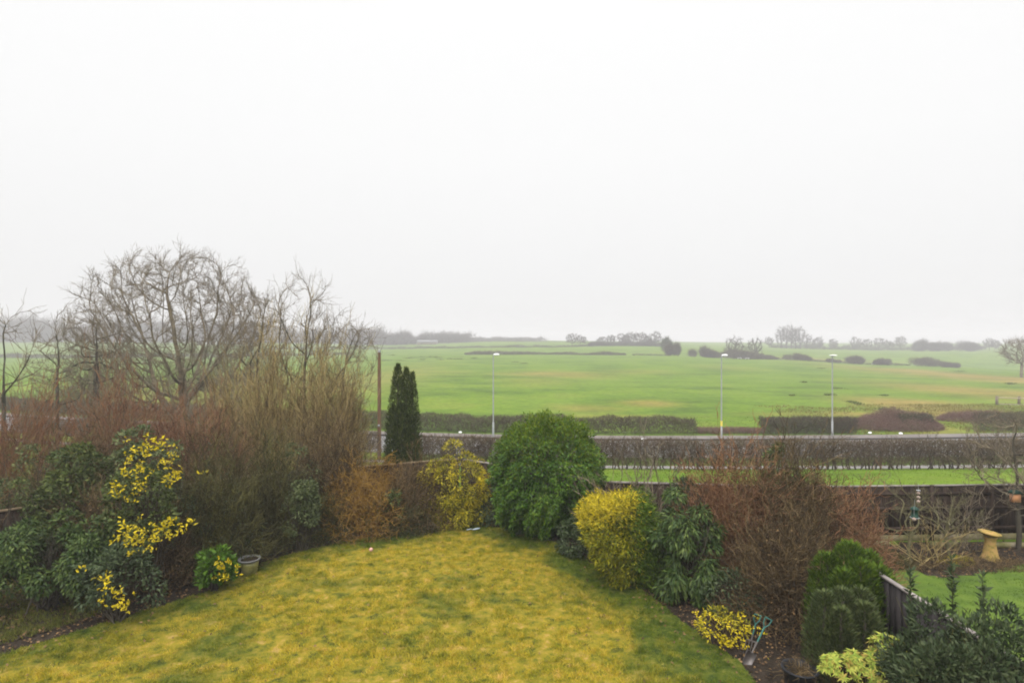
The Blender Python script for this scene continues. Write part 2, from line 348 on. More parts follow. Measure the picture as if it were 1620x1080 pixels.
def twig_shrub(name, label, x, y, rx, ry, h, stems, m, seed=0, cat='shrub', group=None, r=.014, minr=.005, splay=.5, lv=((7, 28, 4, 3), (5, 32, 3, 3)),
               up=.1, wob=.08, root=.35, lr=.45, base_z=None, tmin=.15, hvar=.35, part=None, fill=0, nl=0, lm=None, fr=.005):
    rng = np.random.default_rng(seed); z = hz(x, y) if base_z is None else base_z
    T = thing(name, label, cat, (x, y, z - .03), 0, group)
    S = np.zeros((stems, 3)); S[:, :2] = rng.normal(0, 1, (stems, 2)) * root * np.array([rx, ry]) * .6
    a = rng.uniform(0, 2 * np.pi, stems); q = np.sqrt(rng.uniform(0, 1, stems))
    hh = h * (1 - .45 * q * q) * rng.uniform(1 - hvar, 1.05, stems)
    tgt = np.stack([np.cos(a) * q * rx * splay * 1.6, np.sin(a) * q * ry * splay * 1.6, hh], -1); D = tgt - S; L = np.linalg.norm(D, axis=1)
    P, Rr = grow(rng, S, unit(D), L * .95, np.full(stems, r), 7, wob, up * .3, .35); g1 = [tubes(P, Rr, 4)]; g2 = []
    for cn, an, nn, kk in lv:
        b = kids(rng, P, Rr, L, cn, tmin, 1, an, lr, .6, minr); L = b[2]
        P, Rr = grow(rng, b[0], b[1], L, b[3], nn, wob * 1.4, up, .5)
        gz = tubes(P, Rr, kk); gz[0][:, 2] = np.maximum(gz[0][:, 2], .02); g2.append(gz)
    def dome(k, lo=.05):
        a = rng.uniform(0, 2 * np.pi, k); q = np.sqrt(rng.uniform(0, 1, k)); t = rng.uniform(lo, 1, k)
        top = h * .9 * (1 - q ** 2 * .75) * (.7 + .45 * vn(np.cos(a) * q * 3, np.sin(a) * q * 3, .8, seed)); wz = .8 + .35 * np.sin(np.minimum(t, 1) * np.pi)
        return np.stack([np.cos(a) * q * rx * wz, np.sin(a) * q * ry * wz, top * t], -1)
    if fill:
        p = dome(fill); D = unit(rsph(rng, fill) * .8 + unit(p + [0, 0, .01]) * .5 + np.array([0, 0, .35])); P2, R2 = grow(rng, p, D, h * .16 * rng.uniform(.5, 1.4, fill), np.full(fill, fr), 4, .2, up, .5); g2.append(tubes(P2, R2, 3))
    if nl: p = dome(nl); V, Fs = leaves(rng, p, rsph(rng, nl), .055, .03); obj('leaves', V, Fs, lm or m, T)
    V, Fs = cat_geo(g1); obj('stems', V, Fs, m, T)
    V, Fs = cat_geo(g2); obj('twigs', V, Fs, part or m, T)
    return T
def lathe(prof, k=24, c=(0, 0, 0)):
    prof = np.asarray(prof, float); a = np.arange(k) * 2 * np.pi / k
    V = np.stack([prof[:, 0, None] * np.cos(a), prof[:, 0, None] * np.sin(a), np.repeat(prof[:, 1, None], k, 1)], -1) + np.array(c)
    n = len(prof); i = np.arange(n * k).reshape(n, k); j = np.roll(i, -1, 1)
    return V.reshape(-1, 3), np.stack([i[:-1], j[:-1], j[1:], i[1:]], -1).reshape(-1, 4)
def box(a, b):
    x0, y0, z0 = a; x1, y1, z1 = b
    V = np.array([[x0, y0, z0], [x1, y0, z0], [x1, y1, z0], [x0, y1, z0], [x0, y0, z1], [x1, y0, z1], [x1, y1, z1], [x0, y1, z1]])
    return V, np.array([[0, 3, 2, 1], [4, 5, 6, 7], [0, 1, 5, 4], [1, 2, 6, 5], [2, 3, 7, 6], [3, 0, 4, 7]])
def tube1(pts, rad, k=8):
    P = np.asarray(pts, float)[None]; R = np.asarray(rad, float)[None] if np.ndim(rad) else np.full((1, len(pts)), rad)
    return tubes(P, R, k)
def sphere(c, r, n=10):
    a = np.linspace(-np.pi / 2, np.pi / 2, n); r = np.broadcast_to(r, 3)
    V, f = lathe(np.stack([np.maximum(np.cos(a), .001), np.sin(a)], -1), 16); return V * r + np.array(c), f

# ---- materials
M = {}
M['bark_grey'] = mat('bark_grey_green', [(0.07, 0.058, 0.04), (0.15, 0.12, 0.075), (0.24, 0.19, 0.11)], .9, 3, .3)
M['twig_grey'] = mat('twig_grey_brown', [(.08, .062, .046), (.15, .12, .085), (.23, .19, .13)], .9, 2, .7)
M['bark_dark'] = mat('bark_dark', [(.035, .03, .022), (.07, .06, .045)], .9, 3, .4)
M['twig_tan'] = mat('twig_tan', [(0.05, 0.036, 0.017), (0.15, 0.105, 0.045), (0.36, 0.27, 0.12), (0.2, 0.17, 0.065)], .85, 1.2, .65)
M['twig_olive'] = mat('twig_olive', [(0.022, 0.02, 0.009), (0.055, 0.05, 0.018), (0.13, 0.12, 0.035)], .85, 1.5, .6)
M['twig_red'] = mat('twig_red_brown', [(0.05, 0.025, 0.015), (0.13, 0.06, 0.032), (0.26, 0.13, 0.07), (0.1, 0.075, 0.035)], .85, .9, .55)
M['twig_brown'] = mat('twig_brown', [(0.022, 0.015, 0.009), (0.07, 0.048, 0.024), (0.19, 0.13, 0.06)], .9, 1.2, .6)
M['twig_orange'] = mat('twig_orange', [(0.06, 0.034, 0.01), (0.19, 0.105, 0.022), (0.34, 0.2, 0.04)], .85, 1.5, .6)
M['hedge'] = mat('hedge_twigs', [(0.048, 0.032, 0.022), (0.115, 0.076, 0.052), (0.085, 0.07, 0.036), (0.19, 0.135, 0.095)], .9, .35, .45)
M['hedge_far'] = mat('hedge_far_twigs', [(0.03, 0.022, 0.016), (0.075, 0.052, 0.035), (0.065, 0.06, 0.026), (0.13, 0.095, 0.065)], .9, .25, .4)
M['bramble'] = mat('bramble_stems', [(.10, .055, .045), (.16, .09, .07), (.13, .10, .06)], .9, .5, .5)
M['mist_twig'] = mat('distant_twigs', [(.06, .05, .045), (.10, .085, .07)], .95, .2, .5)
M['laurel'] = mat('laurel_leaf', [(0.014, 0.038, 0.006), (0.035, 0.085, 0.01), (0.075, 0.145, 0.016), (0.14, 0.21, 0.024)], .38, 1.1, .55, .2, .5)
M['laurel_new'] = mat('laurel_new_leaf', [(0.045, 0.085, 0.008), (0.09, 0.145, 0.012), (0.17, 0.21, 0.02)], .4, 1.5, .7, .3, .5)
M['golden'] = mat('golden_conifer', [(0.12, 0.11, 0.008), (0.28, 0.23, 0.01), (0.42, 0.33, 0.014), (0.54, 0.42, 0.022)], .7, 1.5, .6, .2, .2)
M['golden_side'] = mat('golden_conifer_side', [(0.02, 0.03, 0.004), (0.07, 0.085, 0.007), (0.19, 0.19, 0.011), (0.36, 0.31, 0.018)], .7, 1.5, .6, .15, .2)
M['conifer'] = mat('conifer_green', [(0.018, 0.028, 0.006), (0.04, 0.058, 0.01), (0.08, 0.1, 0.018)], .75, 2, .6, .1, .2)
M['conifer_b'] = mat('conifer_bright', [(0.022, 0.045, 0.004), (0.055, 0.1, 0.008), (0.12, 0.17, 0.014)], .75, 2, .6, .15, .2)
M['conifer_g'] = mat('conifer_olive', [(0.025, 0.04, 0.014), (0.06, 0.08, 0.024), (0.11, 0.125, 0.045)], .75, 2, .6, .1, .2)
M['rhodo'] = mat('lance_leaf_green', [(0.016, 0.034, 0.009), (0.04, 0.07, 0.016), (0.1, 0.135, 0.03)], .42, 1.5, .6, .15, .45)
M['greygreen'] = mat('grey_green_leaf', [(0.028, 0.04, 0.016), (0.07, 0.09, 0.032), (0.15, 0.17, 0.07)], .5, 1.5, .6, .15, .4)
M['olive_leaf'] = mat('olive_leaf', [(0.022, 0.035, 0.01), (0.055, 0.075, 0.02), (0.12, 0.14, 0.035)], .5, 1.5, .6, .15, .35)
M['yellow'] = mat('variegated_yellow_leaf', [(0.16, 0.14, 0.006), (0.4, 0.31, 0.007), (0.62, 0.47, 0.012)], .45, 3, .7, .25, .4)
M['yellow_olive'] = mat('yellow_olive_leaf', [(0.055, 0.06, 0.008), (0.15, 0.145, 0.012), (0.34, 0.29, 0.018), (0.5, 0.4, 0.03)], .6, 1.4, .6, .2, .3)
M['pieris'] = mat('lime_whorl_leaf', [(.14, .22, .03), (.26, .32, .045), (.38, .40, .07), (.36, .22, .06)], .5, 3, .7, .25, .4)
M['bright'] = mat('bright_green_leaf', [(0.03, 0.07, 0.007), (0.06, 0.125, 0.01), (0.1, 0.18, 0.016)], .4, 2, .6, .25, .5)
M['dark_leaf'] = mat('dark_green_leaf', [(0.018, 0.03, 0.013), (0.045, 0.065, 0.028), (0.09, 0.11, 0.05)], .5, 2, .6, .15, .4)
M['soil'] = mat('damp_soil', [(0.012, 0.009, 0.006), (0.024, 0.017, 0.011), (0.04, 0.029, 0.02)], .9, 2.5, 0, bump=.8)
M['leaf_litter'] = mat('dead_leaves', [(.05, .03, .018), (.11, .065, .03), (.18, .11, .05)], .85, 3, .9)
M['fence'] = mat('fence_boards', [(0.018, 0.012, 0.01), (0.032, 0.021, 0.016), (0.05, 0.034, 0.025)], .85, 1.2, .5, stretch=(6, 6, .6), bump=.3)
M['fence_dark'] = mat('fence_boards_near', [(.022, .019, .019), (.036, .031, .031)], .8, 1.2, .5, stretch=(6, 6, .6), bump=.3)
M['fence_cap'] = mat('fence_capping', [(.15, .13, .12), (.24, .21, .195)], .8, 4, 0)
M['concrete'] = mat('mossy_concrete', [(.09, .09, .03), (.16, .14, .07), (.2, .17, .12)], .9, 2.5, 0, bump=.4)
M['pole'] = mat('creosoted_pole', [(.10, .055, .03), (.16, .09, .05)], .9, 4, 0, stretch=(3, 3, .4), bump=.3)
M['galv'] = mat('galvanised_steel', [(.26, .27, .28), (.34, .35, .36)], .5, 4, 0, metal=.3, spec=.5)
M['lamp_white'] = mat('lantern_white', [(.8, .8, .8), (.85, .85, .85)], .35, 4, 0)
M['tag_yellow'] = mat('yellow_band', [(.6, .48, .08), (.65, .52, .1)], .6, 4, 0)

# ================================================================ GARDENS
def inside(P, X, Y):
    r = np.zeros(X.shape, bool); n = len(P)
    for i in range(n):
        x1, y1 = P[i]; x2, y2 = P[(i + 1) % n]
        c = ((y1 > Y) != (y2 > Y)) & (X < (x2 - x1) * (Y - y1) / (y2 - y1 + 1e-12) + x1); r ^= c
    return r
def edist(P, X, Y):
    d = np.full(X.shape, 1e9); n = len(P)
    for i in range(n):
        a = np.array(P[i]); b = np.array(P[(i + 1) % n]); ab = b - a
        t = np.clip(((X - a[0]) * ab[0] + (Y - a[1]) * ab[1]) / (ab @ ab), 0, 1)
        d = np.minimum(d, np.hypot(X - a[0] - t * ab[0], Y - a[1] - t * ab[1]))
    return d
def g(px, py): return ((px - 810) / F * CZ * F / (py - 540), CZ * F / (py - 540))
LAWN = [(-11.5, 7.6), g(0, 1038), g(90, 1010), g(170, 986), g(250, 962), g(330, 935), g(380, 912), g(420, 890), g(480, 872), g(550, 857), g(620, 843),
        g(690, 835), g(745, 829), g(790, 836), g(850, 850), g(905, 868), g(950, 905), g(1010, 930), g(1050, 960), g(1080, 985), g(1120, 1015), g(1165, 1045), g(1195, 1080), (4.1, 5), (-11.5, 5)]
def sheet(name, poly, m, step, dz, jit=.03, attr=None, seed=1, lump=0):
    P = np.array(poly); x0, y0 = P.min(0) - .1; x1, y1 = P.max(0) + .1
    xs = np.arange(x0, x1, step); yy = np.arange(y0, y1, step); X, Y = np.meshgrid(xs, yy)
    Z = np.maximum(height(X, Y), -9) + dz + lump * (np.sin(X * 5.1 + np.sin(Y * 3.7) * 2) * np.sin(Y * 6.3 + np.sin(X * 4.1) * 2))
    fc = grid_faces(*X.shape); cx = X.ravel()[fc].mean(1); cy = Y.ravel()[fc].mean(1)
    fc = fc[inside(poly, cx, cy)]; u, inv = np.unique(fc, return_inverse=True)
    V = np.stack([X, Y, Z], -1).reshape(-1, 3)[u]; at_ = {attr[0]: attr[1](V[:, 0], V[:, 1])} if attr else None
    return obj(name, V, inv.reshape(fc.shape), m, smooth=True, attrs=at_)
def vn(X, Y, s, seed=0):       # smooth value noise
    rng = np.random.default_rng(seed); G = rng.uniform(0, 1, (64, 64)); x = X / s + 200; y = Y / s + 200
    i = np.floor(x).astype(int); j = np.floor(y).astype(int); fx = sstep(x - i); fy = sstep(y - j)
    a = G[i % 64, j % 64]; b = G[(i + 1) % 64, j % 64]; c = G[i % 64, (j + 1) % 64]; d = G[(i + 1) % 64, (j + 1) % 64]
    return (a * (1 - fx) + b * fx) * (1 - fy) + (c * (1 - fx) + d * fx) * fy
ex, ey = g(975, 925)
def green(X, Y):
    d = edist(LAWN, X, Y); n = vn(X, Y, 1.3, 3) * .6 + vn(X, Y, .4, 4) * .4
    v = np.clip(1.1 - d / .85, 0, 1) * .75 + .9 * np.exp(-((X - ex) ** 2 / 1.3 + (Y - ey) ** 2 / 1.6)) + np.clip((n - .5) * 2.6, 0, .75)
    v += .35 * np.clip((X - 1.8) / 1.5, 0, 1) + .8 * np.clip(vn(X, Y, .07, 12) - .6, 0, 1) + .3 * np.clip(vn(X, Y, .5, 15) - .5, 0, 1)
    return np.clip(v, 0, 1)
lawn_cols = [(.08, .085, .010), (.20, .20, .014), (.35, .285, .020), (.45, .325, .030), (.58, .385, .11)]
lawn_green = [(.03, .055, .006), (.07, .105, .009), (.12, .15, .013), (.22, .21, .035)]
m_lawn = mat('lawn_turf', [(c[0] * .55, c[1] * .55, c[2] * .55) for c in lawn_cols], .9, 4.2, 0, bump=.8, tint=('green', [(c[0] * .55, c[1] * .55, c[2] * .55) for c in lawn_green]))
m_blade = mat('lawn_blades', lawn_cols, .75, 3.4, .18, .25, .2, tint=('green', lawn_green))
tag(sheet('lawn', LAWN, m_lawn, .1, .03, attr=('green', green), lump=.02), kind='structure')
def blades(name, poly, dens, m, h, w, attr=None, seed=5, label='', lean=.5, dz=.03, ymin=8.6, mask=None, tuft=0.6):
    rng = np.random.default_rng(seed); P = np.array(poly); x0, y0 = P.min(0); x1, y1 = P.max(0); y0 = max(y0, ymin)
    n = int((x1 - x0) * (y1 - y0) * dens); X = rng.uniform(x0, x1, n); Y = rng.uniform(y0, y1, n)
    k = inside(poly, X, Y) & (np.abs(X) < .95 * Y + .3)
    if mask is not None: k &= mask(X, Y, rng)
    k &= rng.uniform(0, 1, n) < (1 - tuft + tuft * 1.3 * vn(X, Y, .09, seed + 9))
    X, Y = X[k], Y[k]; n = len(X); a = rng.uniform(0, 2 * np.pi, n); hh = h * rng.uniform(.4, 1.2, n) * (.15 + 1.1 * vn(X, Y, .16, seed + 1) ** 1.6 + .5 * vn(X, Y, .5, seed + 2))
    ww = w * rng.uniform(.6, 1.3, n); b = rng.uniform(0, 2 * np.pi, n); ln = rng.uniform(.1, lean * 2, n) * hh
    Z = height(X, Y) + dz - .01
    V = np.stack([np.stack([X - np.cos(a) * ww, Y - np.sin(a) * ww, Z], -1), np.stack([X + np.cos(a) * ww, Y + np.sin(a) * ww, Z], -1),
                  np.stack([X + np.cos(b) * ln, Y + np.sin(b) * ln, Z + hh], -1)], 1)
    at_ = {attr[0]: np.repeat(attr[1](X, Y), 3)} if attr else None
    return tag(obj(name, V, np.arange(3 * n).reshape(n, 3), m, attrs=at_), label, 'grass', kind='stuff')
blades('lawn_grass', LAWN, 4200, m_blade, .06, .007, ('green', green), label='mossy yellow green winter grass covering the garden lawn', lean=.8)

# soil of our borders and the neighbour's bed, rough shaded grass on the left
GARD = [(-16, 5), (-12.2, 13.2), (-7.7, 16.9), (-1.75, 19.3), (2.7, 16.1), (6.25, 15.7), (6.25, 5)]
tag(sheet('garden_soil', GARD, M['soil'], .2, .012, lump=.01), kind='structure')
ROUGH = [g(-330, 1040), g(0, 1022), g(90, 996), g(160, 972), g(215, 950), g(225, 930), g(150, 925), g(0, 915), g(-500, 930)]
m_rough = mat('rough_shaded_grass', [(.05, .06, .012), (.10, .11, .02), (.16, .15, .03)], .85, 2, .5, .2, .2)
tag(sheet('rough_grass_bed', ROUGH, M['soil'], .1, .03, lump=.01), kind='structure')
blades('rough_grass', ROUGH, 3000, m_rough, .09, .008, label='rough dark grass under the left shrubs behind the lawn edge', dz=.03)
NLAWN = [(6.42, 5), (6.42, 12.9), g(1435, 900), g(1450, 905), g(1470, 913), g(1500, 915), g(1540, 912), g(1580, 903), g(1620, 893), g(1750, 890), (16, 5)]
m_nl = mat('neighbour_turf', [(0.04, 0.07, 0.009), (0.06, 0.1, 0.011), (0.08, 0.12, 0.014)], .9, 1.2, 0, bump=.5)
m_nb = mat('neighbour_blades', [(0.05, 0.09, 0.011), (0.075, 0.13, 0.013), (0.11, 0.16, 0.02)], .8, 1.2, .4, .25, .2)
tag(sheet('neighbour_lawn', NLAWN, m_nl, .12, .03, lump=.008), kind='structure')
blades('neighbour_grass', NLAWN, 1300, m_nb, .035, .008, label='short bright green grass of the neighbouring lawn', lean=.6)
NBED = [(6.42, 11.5), (6.42, 15.5), (9.4, 15.45), (19, 15.9), (19, 11.5)]
tag(sheet('neighbour_soil', NBED, M['soil'], .2, .012, lump=.012), kind='structure')
# leaf litter on the soil
rng = np.random.default_rng(77)
X = rng.uniform(-14, 17, 42000); Y = rng.uniform(8, 19.5, 42000)
k = (inside(GARD, X, Y) & ~inside(LAWN, X, Y)) | (inside(NBED, X, Y) & ~inside(NLAWN, X, Y)); X, Y = X[k], Y[k]
P = np.stack([X, Y, np.full(len(X), .03) + rng.uniform(0, .03, len(X))], -1); D = rsph(rng, len(X)); D[:, 2] *= .3
V, Fq = leaves(rng, P, D, .06, .04, nrm=np.tile([0, 0, 1.], (len(X), 1)))
tag(obj('leaf_litter', V, Fq, M['leaf_litter']), 'dead brown leaves scattered over the bare soil of the borders', 'leaf litter', kind='stuff')

rng = np.random.default_rng(78); X = rng.uniform(-11, 5, 3000); Y = rng.uniform(8.5, 17, 3000); k = inside(LAWN, X, Y) & (rng.uniform(0, 1, 3000) < .10 + 1.2 * np.exp(-edist(LAWN, X, Y) / .5)); X, Y = X[k], Y[k]
D = rsph(rng, len(X)); D[:, 2] *= .4; V, Fq = leaves(rng, np.stack([X, Y, np.full(len(X), .075)], -1), D, .06, .04, nrm=np.tile([0, 0, 1.], (len(X), 1)))
tag(obj('fallen_leaves', V, Fq, M['leaf_litter']), 'brown fallen leaves caught in the lawn grass', 'leaf litter', kind='stuff')

# ---- fences
def fence(name, label, pts, h, m, mcap, board=.14, post=1.85, cap=.05, gravel=True, hstep=None, rails=False):
    T = thing(name, label, 'fence', (pts[0][0], pts[0][1], 0)); o = np.array([pts[0][0], pts[0][1], 0])
    bd, caps, gr, posts = [], [], [], []
    for (xa, ya), (xb, yb) in zip(pts[:-1], pts[1:]):
        a = np.array([xa, ya]); b = np.array([xb, yb]); L = np.linalg.norm(b - a); u = (b - a) / L; nn = np.array([-u[1], u[0]])
        npan = max(1, round(L / post)); pl = L / npan
        def pb(s0, s1, t0, t1, z0, z1):
            q = [a + u * s0 + nn * t0, a + u * s1 + nn * t0, a + u * s1 + nn * t1, a + u * s0 + nn * t1]
            V = [[*p, z0] for p in q] + [[*p, z1] for p in q]
            return np.array(V) - o, box((0, 0, 0), (1, 1, 1))[1]
        for i in range(npan):
            s0 = i * pl; zb = hz(*(a + u * (s0 + pl / 2))); dz = zb + (hstep[i % len(hstep)] if hstep else 0)
            posts.append(pb(s0 - .05, s0 + .05, -.05, .05, zb - .1, dz + h + .03))
            nb = int((pl - .1) / board); bw = (pl - .1) / nb
            for k_ in range(nb):
                tt = .012 * (k_ % 2)
                bd.append(pb(s0 + .05 + k_ * bw, s0 + .05 + (k_ + 1) * bw - .004, -.012 + tt, .010 + tt, dz + .17, dz + h - .012 * ((k_ * 7) % 3) / 3))
            caps.append(pb(s0 + .052, s0 + pl - .052, -.035, .04, dz + h + .001, dz + h + cap))
            if gravel: gr.append(pb(s0 + .052, s0 + pl - .052, -.03, .03, zb - .05, dz + .165))
            for zr in ((.35, .9, 1.3) if rails else ()):
                bd.append(pb(s0 + .055, s0 + pl - .055, -.06, -.013, dz + zr * h / 1.5 - .04, dz + zr * h / 1.5 + .04))
    V, Fs = cat_geo(bd); obj('boards', V, Fs, m, T)
    V, Fs = cat_geo(caps); obj('capping', V, Fs, mcap, T)
    for q in posts: obj('post', q[0], q[1], m, T)
    if gr: V, Fs = cat_geo(gr); obj('gravel_board', V, Fs, M['concrete'], T)
    return T
fence('garden_fence', 'brown timber fence with pale top rail closing the left and back corner behind the shrubs', [(-14.5, 9.5), (-12.2, 13.2), (-7.7, 16.9), (-1.75, 19.3)], 1.5, M['fence'], mat('weathered_rail', [(.14, .10, .06), (.22, .17, .11)], .9, 3, 0))
fence('garden_fence', 'brown timber fence running behind the round green shrub to the red twig shrub', [(-1.65, 19.2), (2.7, 16.1), (6.2, 15.75)], 1.5, M['fence'], M['fence_cap'])
fence('garden_fence', 'dark brown panel fence behind the bird bath and bare small trees', [(6.3, 15.72), (9.2, 15.65), (11.6, 15.75), (18.5, 16.05)], 1.5, M['fence'], M['fence_cap'], rails=True, cap=.035, hstep=(0, 0, .03))
fence('garden_fence', 'dark fence with pale capping seen end-on at lower right beside the neighbouring lawn', [(6.3, 4.5), (6.3, 10.4)], 1.5, M['fence_dark'], M['fence_cap'], cap=.04)

# ---- hedges
def hedge(name, label, xs, yf, wd, h, n, m, twig=.28, r=.011, leafm=None, nleaf=0, stems=0, bottom=0.0, seed=0, hv=.08, cat='hedge', mstem=None, group=None):
    rng = np.random.default_rng(seed); x0, x1 = xs; xm = (x0 + x1) / 2; ym = float(yf(xm))
    T = thing(name, label, cat, (xm, ym, hz(xm, ym)), 0, group); o = np.array([xm, ym, hz(xm, ym)])
    X = rng.uniform(x0, x1, n); off = rng.uniform(-wd / 2, wd / 2, n); t = rng.uniform(bottom, 1, n) ** .8
    hh = h * (1 + hv * (vn(X, X * 0, 1.1, seed) - .5) * 2)
    e = 1 - .25 * np.clip((t - .8) / .2, 0, 1); Y = yf(X) + off * e; Z = height(X, Y) + t * hh
    D = rsph(rng, n) + np.array([0, 0, .7]); L = twig * rng.uniform(.5, 1.3, n) * (1 - .5 * (t > .9))
    P, R = grow(rng, np.stack([X, Y, Z], -1) - o, unit(D), L, np.full(n, r), 3, .2, .1, .5)
    V, Fq = tubes(P, R, 3); obj('twigs', V, Fq, m, T)
    if stems:
        xs_ = np.linspace(x0, x1, stems) + rng.normal(0, .08, stems); S = np.stack([xs_, yf(xs_) + rng.normal(0, wd * .12, stems), xs_ * 0], -1); S[:, 2] = height(S[:, 0], S[:, 1]) - .05
        D = np.tile([0, 0, 1.], (stems, 1)) + rng.normal(0, .16, (stems, 3)); L = h * rng.uniform(.6, .9, stems)
        P, R = grow(rng, S - o, unit(D), L, rng.uniform(.025, .05, stems), 6, .1, .05, .5); gg = [tubes(P, R, 5)]
        a = kids(rng, P, R, L, 7, .2, 1, 38, .55, .5, r); P, R = grow(rng, a[0], a[1], a[2], a[3], 4, .12, .2); gg.append(tubes(P, R, 3))
        a = kids(rng, P, R, a[2], 4, .2, 1, 38, .5, .6, r * .8); P, R = grow(rng, a[0], a[1], a[2], a[3], 3, .12, .2); gg.append(tubes(P, R, 3))
        V, Fs = cat_geo(gg); obj('stems', V, Fs, mstem or m, T)
    if nleaf:
        X = rng.uniform(x0, x1, nleaf); k = rng.uniform(0, 1, nleaf) < .15 + vn(X, X * 0, 1.5, seed + 4); X = X[k]; nl = len(X)
        Y = yf(X) - wd / 2 * rng.uniform(.5, 1.05, nl); Z = height(X, Y) + h * rng.uniform(.08, .95, nl)
        V, Fq = leaves(rng, np.stack([X, Y, Z], -1) - o, rsph(rng, nl), .09, .06); obj('leaves', V, Fq, leafm, T)
    return T
hf = lambda X: yk(X) + 1.7
hedge('field_hedge', 'long clipped brown hedge beyond the road, ending at the gap by the middle lamp', (-75, 16.6), hf, 1.3, 1.5, 52000, M['hedge_far'], .3, .016, M['olive_leaf'], 2500, seed=1, hv=.16)
hedge('field_hedge', 'short clipped dark hedge across the road behind the right street lamp', (22.5, 31.2), hf, 1.3, 1.5, 8000, M['hedge_far'], .3, .016, M['olive_leaf'], 600, seed=2, hv=.1)
hedge('field_hedge', 'small dark block of hedge standing in the purple bramble mound', (36.2, 39.5), lambda X: yk(X) + 3.2, 1.5, 1.5, 4200, M['hedge_far'], .25, .016, M['dark_leaf'], 1500, seed=3, hv=.03)
hedge('field_hedge', 'dark clipped hedge beyond the road at the right edge of the view', (43.0, 70), lambda X: yk(X) + 1.7, 1.4, 1.75, 14000, M['hedge_far'], .3, .016, M['dark_leaf'], 3000, seed=4, hv=.05)
hn = lambda X: 30.3 + .02 * X + (X < 0) * .0 + .0015 * (X - 10) ** 2
hedge('roadside_hedge', 'near brown see-through hedge with bare stems on the house side of the road', (-5.6, 34), hn, 1.0, 1.6, 38000, M['hedge'], .28, .0105, None, 0, stems=190, bottom=.06, seed=6, hv=.05, mstem=mat('hedge_stem', [(0.045, 0.035, 0.026), (0.09, 0.07, 0.05)], .9, 2, .5))
hedge('roadside_hedge', 'brown twiggy hedge beyond the back fence, left of the telegraph pole', (-39, -8.4), lambda X: 36 - .28 * (X + 8), 1.2, 1.75, 17000, M['hedge'], .3, .012, None, 0, stems=50, bottom=.2, seed=7, hv=.1)
# hedge-foot growth in the gap (low rough grass and twigs)
hedge('hedge_bank', 'low brown weedy growth filling the hedge gap beside the middle lamp', (16.6, 22.6), hf, 1.2, .45, 3600, M['bramble'], .25, .012, None, 0, seed=8, hv=.3, cat='undergrowth')

# bramble mound
def mound(name, label, x, y, rx, ry, h, n, m, twig=.35, r=.014, seed=0, cat='bramble', group=None, leafm=None, nleaf=0, up=.4):
    rng = np.random.default_rng(seed); z = hz(x, y); T = thing(name, label, cat, (x, y, z), 0, group)
    a = rng.uniform(0, 2 * np.pi, n); q = np.sqrt(rng.uniform(0, 1, n)); X = np.cos(a) * q * rx; Y = np.sin(a) * q * ry
    lum = .55 + .6 * vn(X + x, Y + y, max(rx * .35, .6), seed) + .45 * vn(X + x, Y + y, max(rx * .13, .3), seed + 7)
    top = h * (1 - q ** 2.2) ** .7 * lum; Z = height(X + x, Y + y) - z + top * rng.uniform(.1, 1, n) ** .45
    D = rsph(rng, n) + np.array([0, 0, up]); P, R = grow(rng, np.stack([X, Y, Z], -1), unit(D), twig * rng.uniform(.5, 1.4, n), np.full(n, r), 4, .2, -.1, .5)
    V, Fq = tubes(P, R, 3); obj('stems', V, Fq, m, T)
    if nleaf:
        a = rng.uniform(0, 2 * np.pi, nleaf); q = np.sqrt(rng.uniform(0, 1, nleaf)); X = np.cos(a) * q * rx; Y = np.sin(a) * q * ry
        lum = .75 + .5 * vn(X + x, Y + y, max(rx * .35, .6), seed); Z = height(X + x, Y + y) - z + h * (1 - q ** 2.2) ** .7 * lum * rng.uniform(.3, 1.05, nleaf)
        V, Fq = leaves(rng, np.stack([X, Y, Z], -1), rsph(rng, nleaf), twig * .5, twig * .3); obj('leaves', V, Fq, leafm, T)
    return T
mound('bramble_mound', 'wide purple brown bramble mound beside the far edge of the road', 36.6, 54.2, 4.3, 2.0, 1.6, 11000, M['bramble'], seed=11)
mound('bramble_mound', 'brown bramble patch by the post and rail at the right edge', 48.5, 59.5, 4.0, 1.8, .9, 4500, M['bramble'], seed=12)
# tussocks in the pasture
rng = np.random.default_rng(12); tv = []
tus = [(1272, 605), (1300, 583), (1308, 625), (1315, 625), (1325, 615), (1345, 636), (1352, 638), (1360, 640), (1400, 626), (1253, 626), (1518, 588), (1598, 608), (1600, 607), (1430, 660), (1395, 648),
       (622, 562), (610, 571), (632, 571), (646, 567), (652, 566), (668, 565), (668, 569), (680, 565), (688, 565), (694, 566), (697, 569), (712, 568), (722, 568), (728, 568), (750, 567), (816, 573), (830, 575)]
for px, py in tus:
    x, y = hit(px, py); z = hz(x, y); n = 110; sp = y * .0035 * rng.uniform(.6, 1.4); P = np.stack([x + rng.normal(0, sp, n), y + rng.normal(0, sp * .8, n), np.full(n, z)], -1)
    V, Fq = leaves(rng, P, rsph(rng, n) + np.array([0, 0, 1.2]), .22 + y * .0012, .04 + y * .0002); tv.append((V, Fq))
V, Fs = cat_geo(tv); tag(obj('tussocks', V, Fs, mat('rush_tussock', [(0.045, 0.07, 0.013), (0.08, 0.105, 0.02), (0.11, 0.125, 0.03)], .9, 1, .6)), 'dark rush tussocks dotted over the green pasture', 'tussock grass', kind='stuff')
